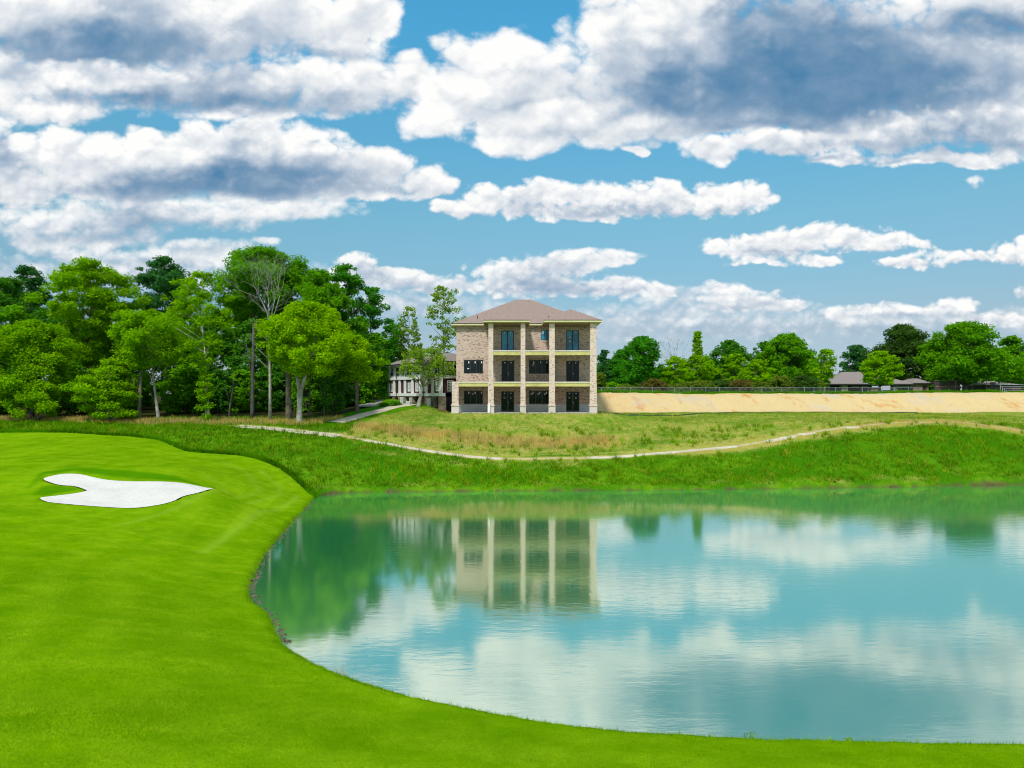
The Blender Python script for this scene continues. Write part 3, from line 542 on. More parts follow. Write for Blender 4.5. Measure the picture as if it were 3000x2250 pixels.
# tall tufts on the bank
x, y = scatter(2600, -60, 60, 57, 78); k, sd, sf = keep(x, y); k &= (fbm(x / 3, y / 3, 2, 55) > -.1)
tt = blades('grass_tufts', x[k], y[k], np.full(k.sum(), .62), .03, .75, GR_B, 16, .10); tag(tt, 'taller loose grass tufts standing on the rough bank', 'grass', kind='stuff')
x, y = scatter(700, -60, 60, 57, 84); k, sd, sf = keep(x, y); k &= (fbm(x / 4, y / 3, 2, 58) > .05)
tag(blades('yellow_tufts', x[k], y[k], np.full(k.sum(), .5), .03, .7, GR_Y, 14, .12), 'straw yellow tufts among the green rough grass', 'grass', kind='stuff')
# dry meadow stems
x, y = scatter(60000, -24, 62, 66, 92); k, sd, sf = keep(x, y); db = seg_dist(x, y, band, False); dr_ = seg_dist(x, y, RIDGE, False)
pr = .10 + 1.0 * np.exp(-(db / 1.8) ** 2) + 1.0 * np.exp(-(dr_ / 1.2) ** 2) + .4 * np.exp(-(seg_dist(x, y, PATHC, False) / 1.1) ** 2) + .35 * np.clip(fbm(x / 4, y / 2.5, 3, 61), 0, 1)
mead = inside(x, y, [P(*q)[:2] for q in ((740,936,74.5),(930,972,70.6),(1060,986,69.7),(1400,978,70.5),(1750,936,74.8),(2000,910,79.6),(2300,925,77))] + [(70,92),(-9,92),(-16,83)])
k &= (RS.rand(len(x)) < pr) & (mead | (dr_ < 2.0) | (seg_dist(x, y, PATHC, False) < 1.6)); hh = .20 + .62 * np.exp(-(db[k] / 1.8) ** 2) + .10 * np.exp(-(dr_[k] / .8) ** 2)
tag(blades('dry_grass_stems', x[k], y[k], hh, .014, .25, GR_D, 3, .12), 'tan dry grass stems standing in the meadow before the house', 'grass', kind='stuff')
x, y = scatter(17000, -24, 62, 69, 92); k, sd, sf = keep(x, y); mead2 = inside(x, y, [P(*q)[:2] for q in ((740,936,74.5),(930,972,70.6),(1060,986,69.7),(1400,978,70.5),(1750,936,74.8),(2000,910,79.6),(2300,925,77))] + [(70,92),(-9,92),(-16,83)]); k &= mead2
tag(blades('meadow_grass', x[k], y[k], np.full(k.sum(), .20), .024, .6, GR_B, 3, .12), 'short green meadow grass in front of the brick house', 'grass', kind='stuff')
# dry seed heads in front of the wood
x, y = scatter(9000, -70, -20, 76, 86); k, sd, sf = keep(x, y); k &= seg_dist(x, y, wood, False) < 1.8
tag(blades('seed_grass', x[k], y[k], np.full(k.sum(), .55), .018, .3, GR_D, 3, .1), 'tan seeding grass along the foot of the wood', 'grass', kind='stuff')
# dark uncut edge round the fairway
t_ = RS.rand(9000) * (len(FAIR_EDGE) - 1); fe = np.array([P(*q)[:2] for q in FAIR_EDGE]); i_ = t_.astype(int); fr_ = (t_ - i_)[:, None]; ep = fe[i_] * (1 - fr_) + fe[np.minimum(i_ + 1, len(fe) - 1)] * fr_ + RS.randn(9000, 2) * .16
sf = sdist(ep[:, 0], ep[:, 1], FAIR); k = (sf > .05) & (sf < .7)
tag(blades('fairway_edge_grass', ep[k, 0], ep[k, 1], np.full(k.sum(), .34), .03, .5, GR_A, 4, .06), 'uncut dark grass collar round the back of the fairway', 'grass', kind='stuff')
# mown turf blades close to the camera and along the near shore
def turf(n, x0, x1, y0, y1, h, w, name, lab, shore=None):
    x, y = scatter(n, x0, x1, y0, y1); sd = sdist(x, y, SHORE); k = in_view(x, y) & (sd > .16) & ((sd < shore) if shore else True) & (RS.rand(n) < smooth(y1, y1 - (y1 - y0) * .6, y + 2.0 * fbm(x / 3, y / 3, 3, 95)))
    return tag(blades(name, x[k], y[k], np.full(k.sum(), h), w, .6, GR_F, 1), lab, 'grass', kind='stuff')
turf(330000, -14, 13, 12.5, 21, .055, .0065, 'mown_turf', 'close mown bright green turf in the foreground')
turf(300000, -26, -3, 15, 38, .06, .009, 'fairway_turf', 'mown turf of the fairway beside the pond')
turf(60000, -12, 13, 16, 28, .13, .008, 'shore_turf', 'taller turf fringe along the near edge of the pond', .55)
# stalks at the water edge
x = X_(np.array([735, 742, 750, 757, 763, 748.]), 21.3); y = np.full(6, 21.25)
sx_, sy_ = wpt(748, 1462)
tag(blades('reed_tuft', sx_ + RS.randn(14) * .16, sy_ + RS.randn(14) * .05 - .25, np.full(14, .45), .006, .5, GR_D, 2, .03), 'thin dry reed tuft standing on the near shore', 'reed tuft')
for q_, lab_ in (((1612, 1600), 'small leafy weed on the near shore left of the reddish leafed one'), ((1826, 1601), 'small leafy weed with reddish leaves on the near shore at right')):
    wx_, wy_ = wpt(*q_); wy_ -= .22; wz_ = gz(wx_, wy_); wr = np.random.RandomState(int(q_[0])); wv2 = []
    for i in range(34):
        c_ = np.array((wx_ + wr.randn() * .09, wy_ + wr.randn() * .05, wz_ + .05 + .17 * wr.rand())); a_ = wr.randn(3); a_ /= np.linalg.norm(a_); b_ = np.cross(a_, wr.randn(3)); b_ /= np.linalg.norm(b_); wv2 += [c_ - a_ * .035, c_ - b_ * .02, c_ + a_ * .035, c_ + b_ * .02]
    for i in range(6):
        tx, ty = wx_ + wr.randn() * .07, wy_ + wr.randn() * .04; wv2 += [(wx_ - .004, wy_, wz_ - .03), (wx_ + .004, wy_, wz_ - .03), (tx + .003, ty, wz_ + .2), (tx - .003, ty, wz_ + .2)]
    tag(mesh_np('shore_weed', np.array(wv2), 4, np.arange(len(wv2)), GR_B), lab_, 'weed')
# rubble of the eroded left bank
rb = MB(); 
for i in range(520):
    j = RS.randint(36, 80); a = SHORE[j % len(SHORE)]; b = SHORE[(j + 1) % len(SHORE)]; t = RS.rand(); q = a + (b - a) * t + RS.randn(2) * .07; s_ = .02 + .07 * RS.rand() ** 3; z = max(gz(q[0], q[1]), .0)
    bvs = [(q[0] + s_ * RS.uniform(.6, 1.2) * dx, q[1] + s_ * RS.uniform(.6, 1.2) * dy, z + s_ * .7 * dz) for dx, dy, dz in ((1,0,0),(0,1,0),(-1,0,.1),(0,-1,0),(.2,.1,1),(0,0,-1))]
    bse = len(rb.v); rb.v += bvs; rb.f += [tuple(bse + i for i in f) for f in ((0,1,4),(1,2,4),(2,3,4),(3,0,4),(1,0,5),(2,1,5),(3,2,5),(0,3,5))]
tag(rb.build('shore_rubble', simple('rubble_stone', (.10, .072, .045), .95, .6, 5)), 'small stones and crumbled earth along the eroded left shore', 'rubble', kind='stuff')

# ------------------------------------------------------------------ buildings: shared pieces
def wall_with_holes(name, axis_pt, x0, x1, z0, z1, holes, depth, mat, parent, sign=1):
    """front wall in the local x-z plane at y = axis_pt, holes (x0,x1,z0,z1) with reveals going +y*sign"""
    xs = sorted({x0, x1} | {h[i] for h in holes for i in (0, 1)}); zs = sorted({z0, z1} | {h[i] for h in holes for i in (2, 3)})
    mb = MB(); y = axis_pt
    for i in range(len(xs) - 1):
        for j in range(len(zs) - 1):
            cx, cz = (xs[i] + xs[i+1]) / 2, (zs[j] + zs[j+1]) / 2
            if any(h[0] < cx < h[1] and h[2] < cz < h[3] for h in holes): continue
            q = [(xs[i], y, zs[j]), (xs[i+1], y, zs[j]), (xs[i+1], y, zs[j+1]), (xs[i], y, zs[j+1])]; mb.poly(q if sign > 0 else q[::-1])
    for a, b, c, d in holes:
        y2 = y + depth * sign
        for q in ([(a,y,c),(a,y,d),(a,y2,d),(a,y2,c)], [(b,y,c),(b,y2,c),(b,y2,d),(b,y,d)], [(a,y,d),(b,y,d),(b,y2,d),(a,y2,d)], [(a,y,c),(a,y2,c),(b,y2,c),(b,y,c)]): mb.poly(q if sign > 0 else q[::-1])
    return mb
def window(parent, x0, x1, z0, z1, y, panels, rows, cols, fmat, gmat, name='window', fw=.07, mw=.022, sign=1, stickers=(), handle=False, bottom=None):
    """frame with mullions and glazing bars; outward is -y*sign; pane and handle are its sub-parts"""
    mb = MB(); o = -1 * sign; ya, yb = sorted((y, y + .09 * o)); fb = fw if bottom is None else bottom
    mb.box(x0, x0 + fw, ya, yb, z0, z1); mb.box(x1 - fw, x1, ya, yb, z0, z1); mb.box(x0 + fw, x1 - fw, ya, yb, z1 - fw, z1); mb.box(x0 + fw, x1 - fw, ya, yb, z0, z0 + fb)
    ix0, ix1, iz0, iz1 = x0 + fw, x1 - fw, z0 + fb, z1 - fw; pw = (ix1 - ix0) / panels; yc, yd = sorted((y + .02 * o, y + .06 * o))
    for p in range(1, panels): mb.box(ix0 + p * pw - fw * .75, ix0 + p * pw + fw * .75, ya + .004, yb - .004, iz0, iz1)
    for p in range(panels):
        a = ix0 + p * pw + (fw * .75 if p else 0); b = ix0 + (p + 1) * pw - (fw * .75 if p < panels - 1 else 0)
        for c in range(1, cols): xx = a + (b - a) * c / cols; mb.box(xx - mw/2, xx + mw/2, yc, yd, iz0, iz1)
        for r in range(1, rows): zz = iz0 + (iz1 - iz0) * r / rows; mb.box(a, b, yc + .002, yd - .002, zz - mw/2, zz + mw/2)
    f = mb.build(name, fmat, parent)
    g = MB(); gy = y + .032 * o; q = [(ix0, gy, iz0), (ix1, gy, iz0), (ix1, gy, iz1), (ix0, gy, iz1)]; g.poly(q if sign > 0 else q[::-1]); g.build('pane', gmat, f)
    if stickers:
        for sx0, sz0, sw, sh, sm in stickers:
            ys = sorted((gy + .004 * o, gy + .007 * o)); MB().box(sx0 - sw/2, sx0 + sw/2, ys[0], ys[1], sz0 - sh/2, sz0 + sh/2).build('sticker', sm, f)
    if handle:
        xm = (x0 + x1) / 2 + .06; ys = sorted((y + .09 * o, y + .13 * o)); MB().box(xm, xm + .03, ys[0], ys[1], z0 + .95, z0 + 1.2).build('handle', METAL, f)
    return f
def hip(mb, x0, x1, y0, y1, z, slope, yback=None):
    """hip roof faces over a rectangle"""
    w, d = x1 - x0, y1 - y0; h = min(w, d) / 2 * slope; m_ = min(w, d) / 2
    if w >= d: r0, r1 = (x0 + m_, (y0 + y1) / 2, z + h), (x1 - m_, (y0 + y1) / 2, z + h); mb.poly([(x0,y0,z),(x1,y0,z),r1,r0]); mb.poly([(x1,y1,z),(x0,y1,z),r0,r1]); mb.poly([(x0,y1,z),(x0,y0,z),r0]); mb.poly([(x1,y0,z),(x1,y1,z),r1])
    else: r0, r1 = ((x0 + x1) / 2, y0 + m_, z + h), ((x0 + x1) / 2, y1 - m_, z + h); mb.poly([(x0,y0,z),(x1,y0,z),r0]); mb.poly([(x1,y1,z),(x0,y1,z),r1]); mb.poly([(x0,y1,z),(x0,y0,z),r0,r1]); mb.poly([(x1,y0,z),(x1,y1,z),r1,r0])

# ------------------------------------------------------------------ the brick house
HX0, HX1, YF, YW, YB = -7.06, 10.2, 84.0, 88.0, 103.3
hs = tag(empty('brick_house', (0, 0, 0)), 'three storey buff brick house under construction with three tiers of open porches', 'house')
def wx(x): return (x - 1264) * .01369
def wz(y): return CAMZ + (1128 - y) * .01369
wins3 = [(wx(818), wx(995), wz(930), wz(806), 'L2'), (wx(818), wx(995), wz(1213), wz(1088), 'L1'), (wx(1420), wx(1606), wz(932), wz(806), 'M2'), (wx(1420), wx(1606), wz(1213), wz(1088), 'M1')]
doors = [(wx(1163), wx(1282), 13.98, wz(532), 1), (wx(1167), wx(1286), 10.12, wz(812), 0), (wx(1163), wx(1285), 6.38, wz(1095), 0), (wx(1765), wx(1885), 13.98, wz(530), 1), (wx(1765), wx(1886), 10.12, wz(812), 0), (wx(1765), wx(1888), 6.38, wz(1096), 0)]
sm_w = (wx(1530), wx(1602), wz(620), wz(525))
holes = [w[:4] for w in wins3] + [d[:4] for d in doors] + [sm_w]
WT = 17.2
mb = wall_with_holes('wall', YW, HX0, HX1, 7.3, 9.7, [(a, b, max(c, 7.3), d) for a, b, c, d in holes if c < 9], .16, BRICK_F1, hs); tag(mb.build('wall', BRICK_F1, hs), 'ground floor brick under the porch, redder brown with porch shade in its colour')
mb = wall_with_holes('wall', YW, HX0, HX1, 9.7, WT, [h for h in holes if h[2] > 9], .16, BRICK, hs)
mb.poly([(HX0,YB,6),(HX0,YW,6),(HX0,YW,WT),(HX0,YB,WT)]); mb.poly([(HX1,YW,6),(HX1,YB,6),(HX1,YB,WT),(HX1,YW,WT)]); mb.poly([(HX1,YB,6),(HX0,YB,6),(HX0,YB,WT),(HX1,YB,WT)])
mb.build('wall', BRICK, hs)
mb = wall_with_holes('base', YW - .02, HX0, HX1, 6.0, 7.3, [(a, b, c, 7.3) for a, b, c, d in holes if c < 7], .18, BLOCK, hs); tag(mb.build('foundation_wall', BLOCK, hs), 'grey concrete block band at the foot of the wall')
# soldier courses under the eaves and over the windows
mb = MB(); mb.box(HX0 - .01, HX1 + .01, YW - .035, YW - .003, 16.78, 17.02)
for a, b, c, d, _ in wins3: mb.box(a - .1, b + .1, YW - .03, YW - .003, d + .01, d + .24)
mb.build('soldier_course', brick_mat('brick_soldier', (.42, .30, .23), (.30, .21, .16), (.5, .44, .38), (.15, .1, .09), 1.0), hs)
rs2 = random.Random(4)
for a, b, c, d, k in wins3:
    st = []
    for p in range(3):
        xx = a + (b - a) * (p + .5) / 3 + (.16 if k != 'M1' else .05)
        st.append((xx + .06, d - .28, .13, .24, STICKER))
        if k == 'M1' or (k == 'L1' and p == 1): st.append((a + (b - a) * (p + .42) / 3, d - .44, .26, .26, BROWNPAPER))
    if k == 'L2': st.append((a + .55, c + .62, .24, .12, STICKER))
    if k == 'M2': st = [(a + .62, d - .30, .12, .3, STICKER), (a + .54, d - .62, .26, .28, BROWNPAPER), (b - .25, d - .28, .1, .24, STICKER), (a + 1.5, d - .28, .1, .24, STICKER)]
    window(hs, a, b, c, d, YW + .12, 3, 2, 2, BLACK, GLASS, stickers=st, fw=.085)
for a, b, c, d, blue in doors:
    st = [(a + .42, d - .26, .12, .12, STICKER), (b - .42, d - .26, .12, .12, STICKER)]
    if c < 7: st += [(a + .42, c + 1.75, .2, .16, BROWNPAPER), (b - .45, c + 1.7, .18, .2, BROWNPAPER)]
    if blue and a > 5: st = [(a + .5, d - .9, .14, .14, STICKER), (a + .5, d - 1.4, .18, .2, STICKER), (b - .4, d - .2, .1, .12, STICKER)]
    window(hs, a, b, c, d, YW + .12, 2, 4, 1, BLACK, GLASS_BLUE if blue else GLASS, name='french_door', fw=.10, stickers=st, handle=True, bottom=.16)
window(hs, *sm_w, YW + .12, 1, 2, 2, BLACK, GLASS_BLUE, fw=.06, stickers=[(sm_w[0] + .25, sm_w[3] - .3, .28, .34, STICKER)])
# porch floors, beams, columns
for x0, x1, zt, zb in ((HX0 - .20, HX1 - .05, 10.1, 9.52), (-2.9, HX1 - .05, 13.9, 13.31)):
    MB().box(x0 + .05, x1, YF + .16, YW - .03, zt - .34, zt - .04).build('porch_floor', SOFFIT, hs)
    MB().box(x0, x1, YF + .02, YF + .16, zb, zt - .155).build('porch_beam', YELLOW, hs)
    MB().box(x0 - .02, x1 + .02, YF - .04, YF + .2, zt - .15, zt).build('beam_cap', LEDGE, hs)
    if zt < 11: MB().box(x0, x0 + .14, YF + .2, YW - .03, zb, zt - .04).build('porch_beam', YELLOW, hs)
MB().box(HX0 - .4, HX1 + .3, YF - .45, YW - .03, 5.9, 6.33).build('porch_slab', CONC, hs)
def column(xc, w, zt, wb=None):
    wb = wb or w; c = MB()
    if zt > 11: c.box(xc - wb/2, xc + wb/2, YF - .06, YF + wb - .06, 7.36, 9.9); c.box(xc - w/2, xc + w/2, YF - .05, YF + w - .05, 9.9, zt)
    else: c.box(xc - w/2, xc + w/2, YF - .05, YF + w - .05, 7.36, zt)
    o = c.build('column', BRICK_PINK, hs)
    b = MB(); pw = wb + .10; b.box(xc - pw/2, xc + pw/2, YF - .11, YF + pw - .11, 6.30, 7.14); b.build('plinth', simple('pale_plinth', (.60, .52, .45), .9, .12, 2.0), o) if False else b.build('plinth', PLINTH, o)
    b = MB(); pw = wb + .22; b.box(xc - pw/2, xc + pw/2, YF - .17, YF + pw - .17, 7.14, 7.25); pw = wb + .12; b.box(xc - pw/2, xc + pw/2, YF - .12, YF + pw - .12, 7.25, 7.36); b.build('plinth_cap', BRICK_PINK, o)
PLINTH = brick_mat('brick_plinth', (.62, .55, .49), (.55, .48, .42), (.62, .57, .52), (.48, .42, .37))
column(-6.87, .80, 10.05); column(-2.56, .58, WT - .06, .70); column(1.33, .56, WT - .06, .60); column(4.84, .66, WT - .06, .72); column(9.84, .76, WT - .06, .82)
mb = MB(); mb.v = []; 
mb.poly([(-2.82, YF-.30, 7.55), (-2.66, YF-.30, 7.55), (-2.70, YF-.55, 6.30), (-2.88, YF-.55, 6.30)]); mb.poly([(-2.82, YF-.26, 7.55), (-2.88, YF-.51, 6.30), (-2.70, YF-.51, 6.30), (-2.66, YF-.26, 7.55)])
mb.poly([(-2.82,YF-.30,7.55),(-2.88,YF-.55,6.3),(-2.88,YF-.51,6.3),(-2.82,YF-.26,7.55)]); mb.poly([(-2.66,YF-.30,7.55),(-2.66,YF-.26,7.55),(-2.70,YF-.51,6.3),(-2.70,YF-.55,6.3)])
tag(mb.build('white_board', WHITE), 'white board leaning against the second porch column of the brick house', 'board')
# roof: main hip and two porch hips running into it
EZ = 17.5; SL = .5
x0, x1, y0, y1 = HX0 - .6, HX1 + .62, YW - .62, YB + .6
mb = MB(); hip(mb, x0, x1, y0, y1, EZ, SL)
roof = mb.build('roof', ROOF, hs)
def porch_roof(a, b, yf, close_right):
    m_ = (b - a) / 2; xc = (a + b) / 2; zr = EZ + m_ * SL; yr = y0 + m_ + .25; r = MB()
    r.poly([(a, yf, EZ + .012), (b, yf, EZ + .012), (xc, yf + m_, zr)])
    r.poly([(a, yf, EZ + .012), (xc, yf + m_, zr), (xc, yr, zr), (a, y0 + .2, EZ + .012)][::1]); r.poly([(b, yf, EZ + .012), (b, y0 + .2, EZ + .012), (xc, yr, zr), (xc, yf + m_, zr)])
    r.build('porch_roof', ROOF, hs)
YE = YF - .6
porch_roof(-3.49, 2.15, YE, False); porch_roof(3.8, 10.82, YE, True)
def eave(a, b, yf, yb, right, left):
    f = MB(); f.box(a, b, yf, yf + .03, EZ - .24, EZ - .003)
    if left: f.box(a, a + .03, yf + .03, yb, EZ - .24, EZ - .003)
    if right: f.box(b - .03, b, yf + .03, yb, EZ - .24, EZ - .003)
    f.build('fascia', CREAM, hs)
    g = MB(); g.box(a - .03, b + .03, yf - .03, yf + .001, EZ - .045, EZ + .02)
    g.build('drip_edge', BLACK, hs)
    s_ = MB(); s_.box(a + .03, b - .03, yf + .03, yb, EZ - .27, EZ - .21); s_.build('soffit', YELLOW if True else SOFFIT, hs)
eave(-3.49, 2.15, YE, y0 + .6, True, True); eave(3.8, 10.82, YE, y0 + .6, True, True)
eave(x0, -3.52, y0, YW - .04, False, True); eave(2.18, 3.77, y0, YW - .04, False, False)
MB().box(x0, x0 + .03, YW, y1, EZ - .24, EZ - .003).build('fascia', CREAM, hs); MB().box(x1 - .03, x1, y0 + .62, y1, EZ - .24, EZ - .003).build('fascia', CREAM, hs)
MB().box(x0 + .03, HX0 - .003, YW - .03, y1, EZ - .27, EZ - .21).build('soffit', YELLOW, hs); MB().box(HX1 + .003, x1 - .03, YW, y1, EZ - .27, EZ - .21).build('soffit', YELLOW, hs)
for a, b in ((-2.85, 1.6), (4.5, 10.2)): MB().box(a, b, YF + .02, YF + .30, 17.06, 17.225).build('porch_header', SOFFIT, hs)
for a, b in ((-3.4, 2.05), (3.9, 10.2)): MB().box(a, b, YF + .31, YW - .04, 17.12, 17.2).build('porch_ceiling', SOFFIT, hs)
for px, py in ((945, 412), (1605, 410)):
    Yv = 88.9; xx = (px - 1264) / 3.16 / 2034 * Yv; zz = EZ + SL * (Yv - y0); MB().tube([(xx, Yv, zz - .1), (xx, Yv, zz + .38)], .05, 8).build('roof_vent', DKMETAL, hs)
# scrap timber by the right hand corner
MB().box(10.9, 12.3, 84.1, 84.25, gz(11.6, 84.2) - .02, gz(11.6, 84.2) + .10).build('timber_scrap', simple('scrap_wood', (.32, .20, .10), .9, .2, 3)); tag(bpy.data.objects['timber_scrap'], 'short brown timber lying beside the right corner of the brick house', 'timber')

# ------------------------------------------------------------------ the dark red clubhouse
C0 = np.array((-9.1, 90.0)); E0 = np.array((-18.4, 104.0)); LL = np.linalg.norm(E0 - C0); dv = (E0 - C0) / LL
ch = tag(empty('clubhouse', (C0[0], C0[1], 0), math.atan2(dv[1], dv[0])), 'dark red clubhouse with white pilasters raised on stone piers behind the slender trees', 'house')
def uof(zx):                                          # place along the facade
    t = ((1100 + zx / 7.373) - 1500) / 2034; return (t * C0[1] - C0[0]) / (dv[0] - t * dv[1])
pil = [uof(v) for v in (1425, 1250, 1115, 985, 810, 650, 535, 415, 300)]; LEN = pil[-1] + .3
PW = .28
zb0, zb1, zr0, zr1, zu0, ze = 8.32, 8.74, 8.74, 10.66, 11.06, 12.75
gaps = [(pil[i] + PW, pil[i+1] - PW) for i in range(8)]
winb = {0: 1, 2: 1, 3: 1, 4: 1, 7: 1}
lo = []
for i, (a, b) in enumerate(gaps):
    if i in winb: c = (a + b) / 2; w = min(.95, (b - a) * .8); lo.append((c - w/2, c + w/2, 8.98, 10.36))
up = []
for i, (a, b) in enumerate(gaps): up.append((a + .10, b - .10, 11.2, 12.55))
mb = wall_with_holes('w', 0, 0, LEN, zr0, zr1, lo, .12, DKRED, ch, -1)
mb.poly([(LEN,0,zr0),(LEN,-5.8,zr0),(LEN,-5.8,zr1),(LEN,0,zr1)]); mb.poly([(0,-5.8,7),(LEN,-5.8,7),(LEN,-5.8,ze),(0,-5.8,ze)][::-1])
mb.build('wall', DKRED, ch)
mb = wall_with_holes('w', .02, 0, LEN, zu0, ze, up, .12, WHITE, ch, -1); mb.poly([(LEN,.02,zu0),(LEN,-5.8,zu0),(LEN,-5.8,ze),(LEN,.02,ze)]); mb.build('upper_wall', WHITE, ch)
for a, b, c, d in lo: window(ch, a, b, c, d, -.08, 1, 6, 3, WHITE, GLASS_PALE, sign=-1, fw=.13, mw=.05)
for a, b, c, d in up: window(ch, a, b, c, d, -.06, 1 if b - a < 1.3 else 2, 2, 1, WHITE, GLASS, sign=-1, fw=.10, mw=.08)
for i, u in enumerate(pil):
    w = PW if i else .42
    MB().box(u - w, u + w, .0 + .004, .16, zr0 + .003, zr1 - .003).build('pilaster', WHITE, ch)
    MB().box(u - w - .05, u + w + .05, -.45, .22, 6.3, zb0 - .003).build('stone_pier', STONE, ch)
    MB().box(u - w * .7, u + w * .7, .026, .12, zu0 + .003, ze - .003).build('upper_pilaster', WHITE, ch)
MB().box(-.45, LEN + .12, -.3, .30, zb0, zb1).build('lower_beam', WHITE, ch)
MB().box(-.28, LEN + .12, -.3, .26, zr1, zu0).build('upper_beam', WHITE, ch)
MB().box(.3, LEN, -5.7, -.5, 6.3, zb0 - .003).build('recess_wall', DKBLUE, ch)  # near-black blue box behind the stone piers
# the short side that faces right: local plane x = 0, going -y
sw = empty('side_wall', (0, 0, 0), R(-90)); sw.parent = ch
MBs = wall_with_holes('w', .0, .3, 5.8, zr0, zr1, [(.75, 1.75, 8.95, 10.42)], .12, DKRED, sw, -1); MBs.build('side_panel', DKRED, sw)
window(sw, .75, 1.75, 8.95, 10.42, -.08, 1, 6, 4, WHITE, GLASS, sign=-1, fw=.12, mw=.06)
MBs = wall_with_holes('w', .02, .3, 5.8, zu0, ze, [(.7, 2.6, 11.2, 12.5)], .12, WHITE, sw, -1); MBs.build('side_upper_panel', WHITE, sw)
window(sw, .7, 2.6, 11.2, 12.5, -.06, 2, 2, 1, WHITE, GLASS, sign=-1, fw=.12, mw=.09)
MB().box(.28, 5.8, -.2, .26, zr1 + .002, zu0 - .002).build('side_beam', WHITE, sw)
mb = MB(); hip(mb, -1.0, LEN + 1.0, -6.8, 1.0, ze + .12, .34); tag(mb.build('roof', ROOF_GREY, ch))
g = MB(); g.box(-1.05, LEN + 1.05, .95, 1.07, ze - .02, ze + .14); g.box(LEN + .95, LEN + 1.05, -6.8, .95, ze - .02, ze + .14); g.box(-1.05, -.95, -6.8, .95, ze - .02, ze + .14); g.build('gutter', GUTTER, ch)
MB().box(-.95, LEN + .95, -6.7, .94, ze - .005, ze + .05).build('soffit', WHITE, ch)
for zx in (505, 1085):
    u = uof(zx); MB().tube([(u, .95, ze - .05), (u, .35, ze - .35), (u, .34, 7.9)], .05, 6).build('downpipe', GUTTER, ch)
# mulch bed, boxes and shrubs by the clubhouse
mp = [P(*q)[:2] for q in ((905,884,89.6),(960,885,88.2),(965,876,90.5))]
bed = [P(885,882,90.6), P(905,884,89.9), P(935,885,89.2), P(962,886,88.7), P(972,880,90.0), P(930,874,93.5), P(890,872,97.0), P(875,874,97.5)]
mb = MB(); mb.poly([(p[0], p[1], gz(p[0], p[1]) + .06) for p in bed]); tag(mb.build('mulch_bed', MULCH), kind='structure')
def cabinet(px, py, Y, w, h, label):
    x = X_(px, Y); z = gz(x, Y); e = tag(empty('utility_cabinet', (x, Y, z)), label, 'cabinet')
    MB().box(-w/2, w/2, -.2, .2, -.1, h).build('housing', GREYBOX, e); MB().box(-w/2 - .03, w/2 + .03, -.24, .24, h, h + .05).build('lid', WHITE, e); MB().box(-w/2 + .06, w/2 - .06, -.215, -.203, .12, h - .1).build('door', METAL, e)
cabinet(868, 878, 92.0, .42, .95, 'grey utility cabinet beside the round dark green bush')
cabinet(887, 873, 95.2, .35, .6, 'small white cabinet between two stone piers of the clubhouse')
cabinet(927, 872, 91.5, .42, 1.0, 'tall pale cabinet before the clubhouse recess nearest the corner pier')
cabinet(881.5, 884, 91.2, .5, .42, 'low white box at the start of the lawn by the path end')

# ------------------------------------------------------------------ pavilion and court beyond the bank
def pavilion():
    Y = 150.0; s_ = Y / F; zg = 8.75
    e = tag(empty('pavilion', (0, 0, 0)), 'low open pavilion with wide taupe hip roof behind the chain link fence', 'pavilion')
    x0, x1 = X_(1786, Y), X_(1975, Y); ze_ = Z_(829, Y)
    mb = MB(); hip(mb, x0, x1, Y, Y + 13.2, ze_, .42); mb.build('roof', ROOF_GREY, e)
    MB().box(x0 + .05, x1 - .05, Y + .05, Y + 13.1, ze_ - .30, ze_ - .02).build('fascia', GUTTER, e)
    for a, b in ((1822, 1835), (1885, 1906)): MB().box(X_(a, Y), X_(b, Y), Y + .8, Y + 2.0, zg - .6, ze_ - .31 if a < 1850 else ze_ - .75).build('brick_pier', STONE if a < 1850 else BRICK_RED, e)
    MB().box(X_(1932, Y), X_(1942, Y), Y + .6, Y + 1.6, zg - .6, ze_ - .31).build('post', simple('post_grey_brown', (.13, .105, .10), .9, .2, 2), e)
    for a in (1792, 1862, 1968): MB().box(X_(a, Y), X_(a, Y) + .3, Y + .5, Y + .8, zg - .6, ze_ - .31).build('post', GUTTER, e)
    MB().box(X_(1800, Y), X_(1930, Y), Y + 9, Y + 9.4, zg - .6, ze_ - .31).build('back_wall', BRICK_BROWN, e)
    return Y
pavilion()
def table(px, Y, label):
    x = X_(px, Y); z = gz(x, Y); e = tag(empty('picnic_table', (x, Y, z)), label, 'table', 'white tables under the pavilion roof')
    MB().box(-.8, .8, -.4, .4, 1.0, 1.12).build('tabletop', WHITE, e)
    for sx in (-.7, .6): MB().box(sx, sx + .1, -.3, .3, -.2, 1.0).build('leg', DKMETAL, e)
for px in (1846, 1868, 1946, 1962): table(px, 152.5, 'white topped table standing under the open pavilion roof')
